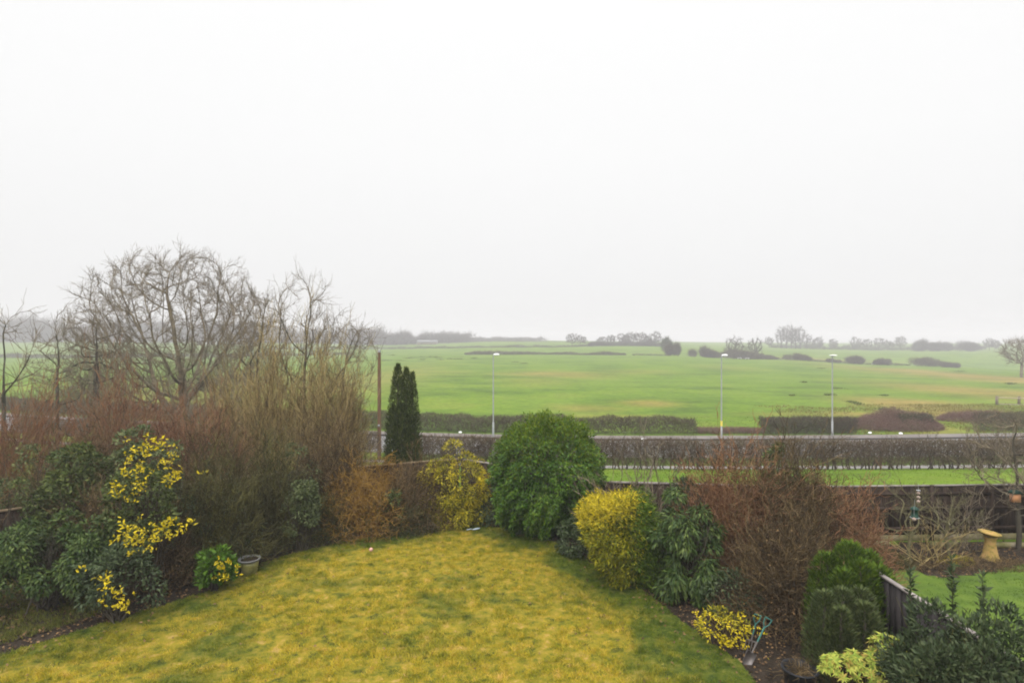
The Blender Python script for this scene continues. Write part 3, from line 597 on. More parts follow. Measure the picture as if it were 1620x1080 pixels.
# rough pasture grass near the road gap, on the bank and on the verge
def patch_grass(name, label, n, xr, sr, m, h, w, seed, cond=None):
    rng = np.random.default_rng(seed); X = rng.uniform(*xr, n); Y = yk(X) + rng.uniform(*sr, n)
    if cond is not None: k = cond(X, Y); X, Y = X[k], Y[k]
    n = len(X); hh = h * rng.uniform(.4, 1.3, n) * (.3 + 1.3 * vn(X, Y, 1.5, seed)); a = rng.uniform(0, np.pi, n); Z = height(X, Y) - .02
    V = np.stack([np.stack([X - np.cos(a) * w, Y - np.sin(a) * w, Z], -1), np.stack([X + np.cos(a) * w, Y + np.sin(a) * w, Z], -1),
                  np.stack([X + rng.normal(0, .5, n) * hh, Y + rng.normal(0, .5, n) * hh, Z + hh], -1)], 1)
    return tag(obj(name, V, np.arange(3 * n).reshape(n, 3), m), label, 'grass', kind='stuff')
m_tan = mat('rough_tan_grass', [(0.08, 0.09, 0.016), (0.15, 0.13, 0.03), (0.22, 0.16, 0.05)], .9, .4, .5, .2, .1)
patch_grass('rough_bank_grass', 'rough tan and green tufts on the bank around the bramble mound', 26000, (30, 75), (.6, 22), m_tan, .22, .03, 31, lambda X, Y: vn(X, Y, 4, 2) * (.55 + .45 * sstep((X - 30) / 6)) > .33)
patch_grass('verge_grass', 'short green verge grass strip between the road and the near path', 30000, (-20, 45), (-14, -9.2), m_nb, .08, .015, 32)
m_fg = mat('green_blades', [(0.06, 0.095, 0.008), (0.09, 0.135, 0.011), (0.13, 0.165, 0.018)], .85, .3, .5, .25, .1)
patch_grass('field_edge_grass', 'yellow green grass fringe along the field side of the hedge', 30000, (-40, 45), (2.6, 12), m_fg, .12, .02, 33)
patch_grass('green_strip_grass', 'bright green grass strip between the garden fences and the near hedge', 50000, (-8, 32), (-32, -18.6), m_fg, .06, .014, 34, lambda X, Y: (Y > 16.6) & (Y < hn(X) - .5))

# ---- distant woods, hedges, trees
MT = M['mist_twig']
def far_wood(name, label, segs, seed, n, m=MT, hv=.5):
    rng = np.random.default_rng(seed); gg = []
    for (xa, ya, xb, yb, h) in segs:       # photo x of base ends and depth, height in m
        Xa, Xb = (xa - 810) / F * ya, (xb - 810) / F * yb
        t = rng.uniform(0, 1, n); X = Xa + (Xb - Xa) * t + rng.normal(0, 3, n); Y = ya + (yb - ya) * t + rng.uniform(0, 22, n); Z = height(X, Y)
        H = h * (.62 + .6 * vn(X, Y, 7, seed)); L = H * rng.uniform(.25, .5, n); z0 = H * rng.uniform(0, .62, n)
        P, R = grow(rng, np.stack([X, Y, Z + z0], -1), unit(rsph(rng, n) * .8 + np.array([0, 0, .9])), L, np.full(n, .05 + h * .006), 4, .2, .1, .3); gg.append(tubes(P, R, 3))
    V, Fs = cat_geo(gg); return tag(obj(name, V, Fs, m), label, 'woodland', kind='stuff')
far_wood('distant_wood', 'grey misty woodland mass on the skyline at the far left', [(-60, 430, 75, 430, 21), (60, 470, 160, 460, 14)], 41, 4500)
far_wood('distant_wood', 'long misty wood on the skyline behind the large bare tree', [(130, 450, 420, 470, 20), (380, 470, 600, 480, 15)], 42, 9000)
far_wood('distant_wood', 'low grey wood on the skyline tapering off right of the slim bare tree', [(540, 430, 640, 440, 12.5), (630, 440, 740, 470, 10), (720, 480, 860, 520, 5)], 43, 4200)
def hy(p, q):                  # a hedge between two photo points on the ground
    (xa, ya), (xb, yb) = hit(*p), hit(*q); return xa, ya, xb, yb
def far_hedge(label, pts, h, n, seed, m=MT, wd=2.5):
    rng = np.random.default_rng(seed); gg = []
    W = [((px - 810) / F * d, d) for px, d in pts]; x0, y0 = W[0]; z0 = hz(x0, y0)
    T = thing('far_hedge', label, 'hedge', (x0, y0, z0)); seg = [np.hypot(W[i + 1][0] - W[i][0], W[i + 1][1] - W[i][1]) for i in range(len(W) - 1)]; tot = sum(seg)
    for i, L in enumerate(seg):
        k = max(60, int(n * L / tot)); t = rng.uniform(0, 1, k); X = W[i][0] + (W[i + 1][0] - W[i][0]) * t; Y = W[i][1] + (W[i + 1][1] - W[i][1]) * t + rng.uniform(-wd / 2, wd / 2, k)
        H = h * (.6 + .8 * vn(X, Y, 5, seed)); Z = height(X, Y) + H * rng.uniform(0, .7, k)
        P, R = grow(rng, np.stack([X - x0, Y - y0, Z - z0], -1), unit(rsph(rng, k) + np.array([0, 0, .6])), .5 * H * rng.uniform(.5, 1.2, k), np.full(k, .05 + .00008 * y0), 3, .2, 0, .4); gg.append(tubes(P, R, 3))
    V, Fs = cat_geo(gg); obj('twigs', V, Fs, m, T); return T
mh = M['hedge_far']; BDK = M['twig_grey']
far_hedge('long thin dark hedge on the left skyline field below the woods', [(420, 340), (600, 338), (720, 336), (800, 333), (870, 335), (940, 345)], 1.5, 6500, 51)
far_hedge('dark hedge line crossing the middle field left of centre', [(735, 246), (800, 244), (860, 246), (930, 246), (990, 250)], 1.5, 4500, 52, mh)
far_hedge('thin hedge along the top of the upper middle field', [(930, 345), (985, 352), (1060, 356)], 2.8, 3600, 53)
far_hedge('low gappy hedge remnant right of the middle field hedge', [(1000, 246), (1060, 246)], .7, 500, 54, mh, 1.2)
far_hedge('dark hedge behind the left thicket below the skyline wood', [(-80, 235), (60, 235), (120, 240), (300, 250), (430, 252), (560, 256)], 2.0, 6500, 55, mh)
far_hedge('misty hedge at the foot of the far right tree row', [(1220, 420), (1330, 425), (1440, 430), (1560, 440)], 3.4, 5500, 56)
far_hedge('ragged low hedge joining the shrubs on the right field boundary', [(1180, 252), (1240, 250), (1300, 248), (1440, 236)], .9, 2000, 57, mh, 1.5)
far_hedge('hedge line on the far ridge in the centre', [(640, 520), (760, 500), (830, 455), (900, 452)], 1.3, 1800, 58)
def far_tree(label, px, d, h, wdt, seed, group=None, limbs=6, m=MT, trunk=.22, up=.15, spread=35, name='distant_tree', n3=4):
    x = (px - 810) / F * d; w = h * .30 * wdt
    return crown_tree(name, label, x, d, [(0, 0, h * .6, w, w * .8, h * .4), ((seed % 3 - 1) * w * .5, 0, h * .45, w * .9, w * .7, h * .3)], [(0, 0, 0), (0, 0, h * .1), (0, 0, h * trunk * .8)], m, n=120, step=h * .05, r=.028 * h, minr=.03 + .00012 * d, twig=h * .12, tr=.012 + .00006 * d, tw=3, tk=2,
                      seed=seed, jit=.2, up=up, group=group)
def far_bush(label, px, d, w, h, seed, group=None, n=2200, m=None, name='distant_bush'):
    rng = np.random.default_rng(seed); x = (px - 810) / F * d; z = hz(x, d); T = thing(name, label, 'bush', (x, d, z), 0, group); K = 7; P = []
    for i in range(K):
        c = rng.uniform(-.72, .72); H = h * rng.uniform(.62, 1.0) * (1 - .35 * c * c); rr = w * rng.uniform(.25, .42); k = n // K
        u = rsph(rng, k) * rng.uniform(.1, 1, k)[:, None] ** .5; P.append(np.stack([c * w + u[:, 0] * rr, u[:, 1] * w * .4 + rng.uniform(-1, 1) * w * .2, H * .48 + u[:, 2] * H * .5], -1))
    P = np.concatenate(P); P[:, 2] = np.abs(P[:, 2]); P[:, 2] += height(P[:, 0] + x, P[:, 1] + d) - z
    Q, R = grow(rng, P, unit(rsph(rng, len(P)) * .8 + unit(P * [1, 1, .6]) * .6 + [0, 0, .5]), h * .24 * rng.uniform(.5, 1.5, len(P)), np.full(len(P), .02 + .0001 * d), 4, .15, .1, .4)
    V, Fq = tubes(Q, R, 3); obj('twigs', V, Fq, m or mh, T); return T
gR = 'trees in the misty row on the far right ridge'; lR = 'small bare tree faded by mist in the row along the far right ridge'
ORD = ['first', 'second', 'third', 'fourth', 'fifth', 'sixth', 'seventh', 'eighth', 'ninth', 'tenth', 'eleventh']
for i, (px, h) in enumerate([(1217, 8), (1276, 11), (1297, 9.5), (1318, 8), (1352, 10), (1372, 8.5), (1390, 9.5), (1404, 8), (1425, 10.5), (1565, 9), (1574, 8)]): far_tree(ORD[i] + ' from the left of the small misty bare trees along the far right ridge', px, 430, h, 1.5, 100 + i, gR)
gL = 'trees in the misty row left of the dark clump'; lL = 'small misty bare tree standing in the row on the centre ridge'
for i, (px, h) in enumerate([(905, 7), (918, 6), (952, 5), (966, 6), (984, 7), (998, 7.5), (1013, 8), (1024, 6), (1037, 8)]): far_tree(ORD[i] + ' from the left of the misty bare trees on the centre ridge', px, 356, h * 1.15, 1.6, 130 + i, gL)
gP = 'tall trees of the group on the ridge'
for i, px in enumerate([1236, 1244, 1252, 1259, 1266]): far_tree(ORD[i] + ' from the left of the five tall slim bare trees above the right ridge', px, 420, 15.5 + (i % 3), .75, 150 + i, gP, trunk=.18, up=.4)
far_tree('rounded bare tree standing in the dark clump right of centre', 1161, 262, 10.5, 1.35, 161, limbs=9)
far_tree('bare tree on a visible trunk just right of the dark clump', 1195, 268, 10, 1.2, 162, limbs=7, trunk=.35)
far_bush('dense tall evergreen clump, left of the round one, misty', 1056, 300, 3.2, 7.6, 163, n=2600, m=M['conifer'])
far_bush('dark round bush at the left end of the clump right of centre', 1069, 256, 4.2, 6.3, 164, n=3200)
far_bush('wide bush under the rounded bare tree in the clump', 1160, 258, 14, 4.6, 165, n=7000)
far_bush('domed brown bush left of the rounded bare tree', 1112, 256, 6.5, 5.3, 166, n=3600)
far_bush('low wide bush right of the clump at the field corner', 1205, 252, 6, 2.6, 167, n=2200)
for px, d, ww, h, lb in [(1262, 244, 5.6, 3.2, 'dark rounded field bush left of the right lamp'), (1222, 247, 3, 1.4, 'very low bush nearest the corner clump'), (1318, 240, 4, 1.7, 'low dark bush right behind the right lamp'),
                     (1352, 238, 5.5, 4.2, 'tall brown topped field bush right of the right lamp'), (1396, 236, 3.8, 2.9, 'dark field bush with a pointed top'),
                     (1462, 232, 8.5, 3.9, 'widest brown topped bush of the right field boundary'), (1506, 229, 4, 2.5, 'dark bush at the right end of the field boundary')]:
    far_bush(lb, px, d, ww, h, 170 + px, n=2600)
for px, ww, h, lb in [(1462, 9, 8.5, 'left half of the misty rounded copse on the right skyline'), (1490, 9, 6.8, 'middle of the misty rounded copse on the right skyline'), (1525, 11, 8, 'right half of the misty rounded copse on the right skyline')]:
    far_bush(lb, px, 400, ww, h, 900 + px, n=3600, m=MT)
crown_tree('field_tree', 'dark bare tree cut by the right edge of the view', (1616 - 810) / F * 150, 150, [(0, 0, 6.8, 5.5, 4, 3.6)], [(0, 0, 0), (0, 0, 1.2), (.1, 0, 2.6)], BDK, n=300, step=.55, r=.35, minr=.035, twig=1.2, tr=.025, tw=3, tk=2, seed=190, jit=.35, up=0)

# distant pale buildings, each a simple gabled farm block seen through the mist
MW = mat('pale_render', [(.35, .34, .33), (.42, .41, .4)], .8, 1, 0)
def farm(label, px, d, w_, h, dz=0, py=None):
    x = (px - 810) / F * d; z = hz(x, d) if py is None else CZ - (py - 540) / F * d
    T = thing('farm_building', label, 'building', (x, d, z - .5)); dp = 6
    V, f = box((-w_ / 2, -dp / 2, 0), (w_ / 2, dp / 2, h)); obj('wall', V, f, M['concrete'] if 'barn' in label else MW, T)
    V = np.array([[-w_ / 2 - .3, -dp / 2 - .4, h + .01], [w_ / 2 + .3, -dp / 2 - .4, h + .01], [w_ / 2 + .3, dp / 2 + .4, h + .01], [-w_ / 2 - .3, dp / 2 + .4, h + .01], [-w_ / 2 - .3, 0, h + 1.8], [w_ / 2 + .3, 0, h + 1.8]])
    f3 = np.array([[0, 4, 3], [1, 2, 5]]); f4 = np.array([[0, 1, 5, 4], [2, 3, 4, 5], [0, 3, 2, 1]])
    obj('roof', V, [f4, f3], mat('slate', [(.12, .12, .13), (.18, .18, .18)], .8, 1, 0), T)
    for k_ in (-.25, .25):
        V, f = box((k_ * w_ - .5, -dp / 2 - .05, h * .4), (k_ * w_ + .5, -dp / 2 + .02, h * .75)); obj('window', V, f, M['bark_dark'], T)
farm('tiny pale farm building in mist behind the large bare tree', 328, 420, 12, 3.2)
farm('tiny white farm shed in mist left of the slim bare tree', 385, 420, 16, 2.6)
farm('tiny pale barn on the skyline right of the wood', 676, 440, 15, 2.2)

# ---- street lamps, poles
def lamp(label, x, y, h, flip=1, band=False, end_on=False):
    z = hz(x, y) + .1; T = thing('street_lamp', label, 'street lamp', (x, y, z), 0, 'street lamps along the road')
    V, f = cat_geo([tube1([(0, 0, 0), (0, 0, 1.25), (0, 0, 1.3)], [.085, .085, .06], 12)]); obj('base_section', V, f, M['galv'], T, smooth=True)
    V, f = tube1([(0, 0, 1.3), (0, 0, h * .6), (0, 0, h - .05)], [.058, .052, .045], 10); obj('column', V, f, M['galv'], T, smooth=True)
    if end_on: V, f = tube1([(-.18, -.02, h - .05), (.18, -.02, h - .05)], .03, 8)
    else: V, f = tube1([(0, 0, h - .08), (flip * .12, 0, h - .02), (flip * .3, 0, h + .01)], .032, 8)
    obj('bracket', V, f, M['galv'], T, smooth=True)
    c = (0, -.15, h + .0) if end_on else (flip * .27, 0, h + .03)
    V, f = sphere(c, (.34, .30, .05) if end_on else (.27, .14, .085)); L_ = obj('lantern', V, f, M['lamp_white'], T, smooth=True)
    V, f = sphere((c[0], c[1], c[2] - .05), (.17, .1, .05)); obj('lens', V, f, M['galv'], L_, smooth=True)
    if band: V, f = tube1([(0, 0, 1.05), (0, 0, 1.5)], .092, 12); obj('identity_band', V, f, M['tag_yellow'], T, smooth=True)
yl = lambda X, s: float(yk(X) + s)
x1 = (780 - 810) / F * 48.3; lamp('tall grey street lamp standing left of the centre, right of the columnar conifer', x1, yl(x1, -1.5), 7.05, 1)
x2 = (1141 - 810) / F * 48.2; lamp('tall grey street lamp with a yellow band near its foot, in the hedge gap', x2, yl(x2, -1.5), 7.0, 1, True)
x3 = (1317 - 810) / F * 49.5; lamp('thin grey street lamp with a flat head, the rightmost one', x3, yl(x3, -.4), 7.0, end_on=True)
bpy.data.objects['street_lamp'].children[2].location = (0, 0, 0)
x, y = (600 - 810) / F * 38., 38.; z = hz(x, y)
T = thing('telegraph_pole', 'brown wooden telegraph pole left of the columnar conifer', 'pole', (x, y, z - .2))
V, f = tube1([(0, 0, 0), (0, 0, 3), (0, 0, 5.1 - z)], [.14, .125, .105], 12); obj('pole', V, f, M['pole'], T, smooth=True)
V, f = lathe([(.001, 5.16 - z), (.1, 5.1 - z), (.115, 5.02 - z), (.115, 4.98 - z)], 12); obj('pole_cap', V, f, M['galv'], T)
V, f = box((-.06, -.15, 2.4), (.06, -.125, 2.55)); obj('number_plate', V, f, M['galv'], T)
# post and rail at the right
x, y = hit(1577, 640); z = hz(x, y)
T = thing('post_and_rail', 'weathered wooden post with a pale rail at the right edge of the field', 'fence', (x, y, z))
for k_ in range(4):
    V, f = box((-.12 + k_ * 2.9, -.1, -.1), (.12 + k_ * 2.9, .1, 1.15 - .02 * k_)); obj('post', V, f, M['twig_grey'], T)
mwr = mat('weathered_wood', [(.25, .21, .16), (.34, .29, .22)], .9, 3, 0)
for za in (.95, .12): V, f = tube1([(.12, -.13, za), (3, -.13, za - .1), (9, -.13, za - .12)], .06, 6); obj('rail', V, f, mwr, T)
# white litter and marker stones on the verge
def stone(label, px, py, s, m=M['lamp_white'], yo=0, nm='litter_bag', cat='litter'):
    x, y = hit(px, py); z = hz(x, y) + .02; rng = np.random.default_rng(int(px)); V, f = sphere((0, 0, s * .4), (s, s * .7, s * .5), 8); V = V * (1 + rng.normal(0, .08, (len(V), 1)))
    o = obj(nm, V, f, m, smooth=True); o.location = (x, y, z + .05); tag(o, label, cat)
stone('small white litter bag on the far verge behind the right lamp, the left one', 1376, 687, .16)
stone('flat white litter piece on the far verge beside the bramble mound', 1425, 688, .17)
stone('small white bag showing above the near hedge right of the round green shrub', 1018, 697, .18)
stone('tiny white scrap under the far hedge right of the columnar conifer', 728, 686, .16)
# sheep-like pale feed troughs beyond the first field
for px, lb in ((1170, 'pale trough in the far field by the dark clump, left'), (1182, 'pale trough in the far field by the dark clump, right'), (1382, 'pale flat trough on the field boundary right of the right lamp')):
    x = (px - 810) / F * 241; z = hz(x, 241)
    T = thing('feed_trough', lb, 'trough', (x, 241, z)); V, f = box((-.8, -.4, .35), (.8, .4, .65)); obj('trough_body', V, f, MW, T)
    for a in (-.65, .65): V, f = box((a - .08, -.3, -.05), (a + .08, .3, .345)); obj('leg', V, f, M['galv'], T)

# ================================================================ TREES LEFT
BG, TG, BD = M['bark_grey'], M['twig_grey'], M['bark_dark']
crown_tree('oak_tree', 'largest bare tree with low forking grey limbs and a broad crown, left of centre', -21.9, 38, [(-.6, 0, 7.9, 6.2, 5.2, 5.6), (-2.6, 0, 4.6, 5.2, 4.0, 2.6), (2.6, 0, 5.4, 3.4, 3.5, 2.8)],
           [(0, 0, 0), (.05, 0, .5), (.1, 0, .9)], BG, TG, n=2600, step=.38, r=.60, minr=.011, twig=.7, tr=.0068, tw=3, tk=4, seed=5, jit=.16, up=.16)
crown_tree('slim_tree', 'slim bare tree with fine upright twigs, rightmost of the left tree group', -11.4, 31, [(0, 0, 7.6, 1.9, 1.6, 2.9), (1.4, 0, 5.6, 2.2, 1.5, 2.6), (-.3, 0, 4.4, 2.0, 1.5, 2.2)],
           [(0, 0, 0), (0, 0, 1.2), (.05, 0, 2.4), (.0, 0, 3.4)], BD, TG, n=300, step=.36, r=.13, minr=.011, twig=.8, tr=.007, tw=2, tk=3, seed=21, jit=.12, up=.35)
crown_tree('slim_tree', 'bare tree leaning right with thin drooping outer twigs beside the slim one', -9.8, 31.5, [(.6, 0, 5.6, 2.0, 1.5, 2.4), (.3, 0, 3.4, 2.0, 1.5, 1.6)],
           [(0, 0, 0), (.1, 0, 1.2), (.3, 0, 2.2)], BD, TG, n=190, step=.36, r=.10, minr=.010, twig=.8, tr=.007, tw=2, tk=3, seed=22, jit=.12, up=.1)
crown_tree('dark_tree', 'dark twiggy bare tree overlapping the right side of the largest tree', -14.3, 32, [(0, 0, 6.4, 2.1, 1.8, 2.9), (-.2, 0, 4.0, 2.3, 1.8, 2.0)],
           [(0, 0, 0), (0, 0, 1.2), (.1, 0, 2.4)], BD, TG, n=360, step=.34, r=.14, minr=.012, twig=.6, tr=.008, tw=2, tk=3, seed=23, jit=.12, up=.1)
crown_tree('dark_tree', 'bare tree with one straight dark trunk left of the largest tree', -24.5, 33.5, [(.0, 0, 6.0, 1.9, 1.6, 2.3), (.1, 0, 3.9, 2.3, 1.8, 1.8)],
           [(0, 0, 0), (0, 0, 1.3), (.03, 0, 2.6), (0, 0, 4.0), (.02, 0, 5.2)], BD, TG, n=380, step=.36, r=.16, minr=.012, twig=.7, tr=.008, tw=2, tk=3, seed=24, jit=.12, up=.03)
crown_tree('thin_tree', 'thin bare sapling with forked top, second tree from the left edge', -25.6, 32, [(0, 0, 5.4, 1.5, 1.2, 2.5), (.2, 0, 3.4, 1.6, 1.2, 1.6)],
           [(0, 0, 0), (0, 0, 1.3), (.03, 0, 2.6), (0, 0, 4.0)], BD, TG, n=190, step=.36, r=.09, minr=.011, twig=.7, tr=.008, tw=2, tk=2, seed=25, jit=.12, up=.25)
crown_tree('thin_tree', 'bare tree whose few long twigs enter at the left edge', -24.6, 27.5, [(0, 0, 5.0, 2.3, 1.5, 2.2)], [(0, 0, 0), (0, 0, 1.3), (.03, 0, 2.3)], BD, TG, n=80, step=.42, r=.09, minr=.011, twig=.9, tr=.008, tw=1, tk=2, seed=26, jit=.15, up=.25)
scrub = [(-28.5, 34, 5.0, 61, 'grey scrub bush nearest the left edge below the skyline'), (-26, 35.5, 5.6, 62, 'grey scrub bush with tall whips left of the straight dark trunk'), (-22.5, 32, 4.6, 63, 'grey brown scrub bush in front of the straight dark trunk'),
         (-19.0, 33, 4.0, 64, 'low scrub bush under the left limbs of the largest tree'), (-15.5, 31, 4.3, 65, 'scrub bush under the right limbs of the largest tree')]
for x, y, h, s, lb in scrub: twig_shrub('scrub_bush', lb, x, y, 2.0, 1.6, h, 26, M['twig_grey'], s, r=.022, minr=.008, splay=.5, lv=((6, 28, 4, 3), (5, 32, 3, 3)))
# tan upright thicket
OL = M['olive_leaf']
for x, y, h, s, rx, lb, st in [(-8.3, 20.0, 5.5, 71, 1.7, 'tall clump of upright tan stems left of the slim tree trunk', 90), (-6.6, 19.8, 5.4, 72, 1.6, 'tall clump of upright tan stems under the slim bare tree', 90),
                           (-6.0, 20.6, 4.2, 73, 1.05, 'shorter tan and orange thicket left of the telegraph pole', 64), (-10.0, 21.0, 4.6, 74, 1.9, 'tan thicket below the trunk of the largest tree', 70)]:
    twig_shrub('stem_thicket', lb, x, y, rx, 1.1, h, int(st * .8), M['twig_tan'], s, r=.020, minr=.008, splay=.46, lv=((6, 18, 4, 3), (4, 26, 3, 3)), up=.2, hvar=.5, cat='thicket', fill=900, nl=700, lm=OL)
for x, y, h, s, rx, lb in [(-16.4, 18.4, 3.75, 81, 3.0, 'red brown dogwood mass at the left edge'), (-12.9, 18.7, 4.1, 82, 2.3, 'red brown dogwood mass behind the yellow leaved shrub'), (-10.4, 18.8, 3.3, 83, 1.9, 'red brown dogwood mass below the largest tree')]:
    twig_shrub('dogwood', lb, x, y, rx, 1.4, h, 80, M['twig_red'], s, r=.016, minr=.0075, splay=.6, lv=((6, 20, 4, 3), (4, 28, 3, 3)), up=.25, hvar=.4, fill=2400, nl=2000, lm=OL)
for x, y, h, s, rx, lb, mm in [(-6.4, 15.2, 3.0, 91, 1.0, 'dark brown bare shrub left of the grey green upright shrub', 'twig_olive'), (-7.3, 13.9, 3.15, 92, 1.15, 'dark olive broom-like shrub right of the yellow leaved shrub', 'twig_olive'),
                               (-4.35, 16.3, 2.2, 93, 1.25, 'orange brown arching shrub in front of the back fence', 'twig_orange'), (-2.9, 16.9, 2.2, 94, 1.15, 'brown and green tangled shrub left of the yellow feathery shrub', 'twig_brown'),
                               (-5.5, 17.1, 3.4, 95, 1.2, 'brown twiggy shrub against the fence behind the grey green upright shrub', 'twig_brown'), (-8.2, 12.9, 2.1, 96, 1.0, 'low dark brown shrub behind the bright green sapling shrub', 'twig_brown'),
                               (-10.8, 14.4, 3.1, 97, 1.7, 'brown twiggy shrub between the two left evergreens', 'twig_olive'), (-4.2, 18.2, 1.95, 98, .9, 'orange twig shrub rising over the rail beside the columnar conifer', 'twig_orange'),
                               (-13.2, 13.2, 2.7, 99, 1.6, 'brown twiggy shrub at the left edge above the evergreen', 'twig_brown'), (-9.3, 12.9, 2.2, 89, 1.1, 'dark leafless shrub below the yellow leaved shrub', 'twig_brown'),
                               (-8.6, 16.4, 3.4, 88, 1.6, 'tangled brown shrub in front of the tan stem clumps', 'twig_brown'), (-12.0, 16.4, 3.2, 87, 1.9, 'brown shrub in front of the red brown dogwoods', 'twig_brown'),
                               (-5.3, 15.9, 1.3, 86, .9, 'low dark tangle behind the grey green upright shrub', 'twig_olive'), (-3.1, 16.5, 1.0, 85, .9, 'low dark growth at the lawn edge below the brown and green shrub', 'twig_olive')]:
    twig_shrub('bare_shrub', lb, x, y, rx, rx * .8, h, 40, M[mm], s, r=.016, minr=.0065, splay=.55, lv=((6, 28, 4, 3), (5, 36, 3, 3)), up=.1 if 'orange' not in mm else -.12, hvar=.45, fill=1800, nl=2400, fr=.0065, wob=.12, lm=M['dark_leaf'] if mm == 'twig_olive' else M['leaf_litter'])
# evergreens, left
BS = M['bark_dark']
leaf_shrub('evergreen_shrub', 'wide layered dark green shrub low at the left edge', -9.5, 11.7, 1.4, 1.0, 2.0, 13000, .095, .036, M['rhodo'], BS, K=46, rc=.3, seed=201, droop=.5)
leaf_shrub('evergreen_shrub', 'olive green leafy shrub upper left of the yellow leaved shrub', -10.4, 13.6, 1.1, .9, 3.3, 6500, .10, .045, M['olive_leaf'], BS, K=40, rc=.27, seed=202)
leaf_shrub('evergreen_shrub', 'grey green leafy shrub right behind the top of the yellow leaved shrub', -9.0, 14.0, 1.0, .8, 3.5, 5200, .10, .045, M['greygreen'], BS, K=36, rc=.25, seed=203)
leaf_shrub('evergreen_shrub', 'grey green upright shrub on the lawn edge right of the pot', -5.5, 14.9, .5, .5, 2.05, 5200, .08, .035, M['greygreen'], BS, K=34, rc=.2, seed=204)
leaf_shrub('evergreen_shrub', 'dark green shrub in the shade below the left edge evergreen', -11.2, 10.9, 1.2, .8, 1.1, 4200, .10, .045, M['dark_leaf'], BS, K=30, rc=.22, seed=205)
def yl_extra(cl, l=.075, w=.034):
    def f(rng, T):
        P = []
        for cx, cy, cz, r, n in cl:
            n = int(n * .62); k = max(3, n // 6); cc = np.array([cx, cy, cz]) + rng.normal(0, r * 1.5, (k, 3)) * np.array([1, .6, 1]); P.append(cc[rng.integers(0, k, n)] + rng.normal(0, .028, (n, 3)))
        P = np.concatenate(P); V, q = leaves(rng, P, rsph(rng, len(P)) + np.array([0, 0, .4]), l, w, nrm=np.tile([0, -.7, .7], (len(P), 1))); obj('yellow_leaves', V, q, M['yellow'], T)
    return f
def loc(px, py, d, bx, by): p = at(px, py, d); return (p[0] - bx, p[1] - by, p[2])
bx, by = -7.9, 12.3
cl = [(*loc(px, py, 11.7, bx, by), r, n) for px, py, r, n in [(236, 690, .10, 55), (215, 702, .08, 25), (246, 705, .10, 70), (262, 716, .10, 60), (212, 728, .10, 65), (225, 722, .09, 50), (250, 730, .12, 80), (265, 738, .10, 60), (275, 752, .09, 55), (283, 745, .06, 35),
      (186, 757, .08, 45), (190, 772, .08, 40), (183, 785, .06, 25), (216, 762, .09, 75), (208, 778, .09, 50), (190, 792, .08, 35), (255, 753, .08, 30), (322, 748, .03, 12), (270, 760, .06, 30)]]
leaf_shrub('variegated_shrub', 'tall shrub with bright yellow variegated leaves in the left border, the upper one', bx, by, .85, .7, 3.25, 3400, .10, .045, M['olive_leaf'], BS, K=30, rc=.28, seed=210, extra=yl_extra(cl))
bx, by = -7.7, 11.2
cl = [(*loc(px, py, 10.6, bx, by), r, n) for px, py, r, n in [(195, 838, .08, 35), (205, 848, .10, 60), (222, 842, .11, 85), (218, 860, .09, 55), (250, 838, .07, 50), (262, 834, .08, 80), (275, 826, .07, 60), (240, 845, .08, 40), (290, 824, .045, 35), (190, 858, .07, 30),
      (160, 930, .08, 50), (170, 948, .08, 55), (190, 952, .08, 55), (196, 958, .06, 25), (155, 915, .06, 20), (178, 935, .07, 30), (130, 903, .03, 10), (225, 872, .05, 25)]]
leaf_shrub('variegated_shrub', 'low spreading shrub with bright yellow leaves beside the left evergreen, the lower one', bx, by, .8, .55, 1.55, 2600, .09, .042, M['dark_leaf'], BS, K=26, rc=.22, seed=211, extra=yl_extra(cl, .075, .034))
bx, by = -6.55, 12.55
cl = [(*loc(px, py, 12.2, bx, by), .06, 40) for px, py in [(358, 888), (352, 900), (362, 905), (350, 912)]]
leaf_shrub('leafy_shrub', 'small bright green broadleaved shrub with yellow leaves, left of the pot', bx, by, .36, .33, 1.0, 950, .13, .065, M['bright'], BS, K=16, rc=.15, seed=212, extra=yl_extra(cl), stems=8, ups=.3)

# columnar conifer with three spires
def spray(rng, p, u, l, w, up=.8, out=.5): return leaves(rng, p, u * out + np.array([0, 0, up]) + rsph(rng, len(p)) * .35, l, w, nrm=u)
def spires(name, label, x, y, sp, m, n, l, w, seed, base_z=None, cat='tree', up=.9, out=.45, lump=.12, pw=.75, parts=None):
    rng = np.random.default_rng(seed); z = hz(x, y) if base_z is None else base_z; T = thing(name, label, cat, (x, y, z)); A = []
    tr = []
    tot = sum(s[3] * s[2] for s in sp)
    for (cx, cy, R, H) in sp:
        k = int(n * R * H / tot); t = rng.uniform(.02, 1, k) ** 1.15; a = rng.uniform(0, 2 * np.pi, k)
        prof = np.where(t < .25, .82 + .18 * t / .25, (1 - ((t - .25) / .75) ** 1.6) ** pw)
        lm = 1 + lump * (2 * vn(a * 2.2, t * H * 2.2, .8, seed) - 1) + .5 * lump * (2 * vn(a * 6, t * H * 6, 1, seed + 2) - 1)
        rr = R * prof * lm * rng.uniform(.72, 1.02, k); u = np.stack([np.cos(a), np.sin(a), t * 0], -1)
        p = np.stack([cx + np.cos(a) * rr, cy + np.sin(a) * rr, t * H * .97], -1); A.append((p, u)); tr.append(tube1([(cx, cy, -.1), (cx, cy, H * .5), (cx, cy, H * .93)], [R * .18, R * .12, .01], 7))
    p = np.concatenate([q[0] for q in A]); u = np.concatenate([q[1] for q in A])
    V, f = spray(rng, p, u, l, w, up, out); obj('foliage', V, f, m, T); V, f = cat_geo(tr); obj('trunk', V, f, BS, T)
    return T
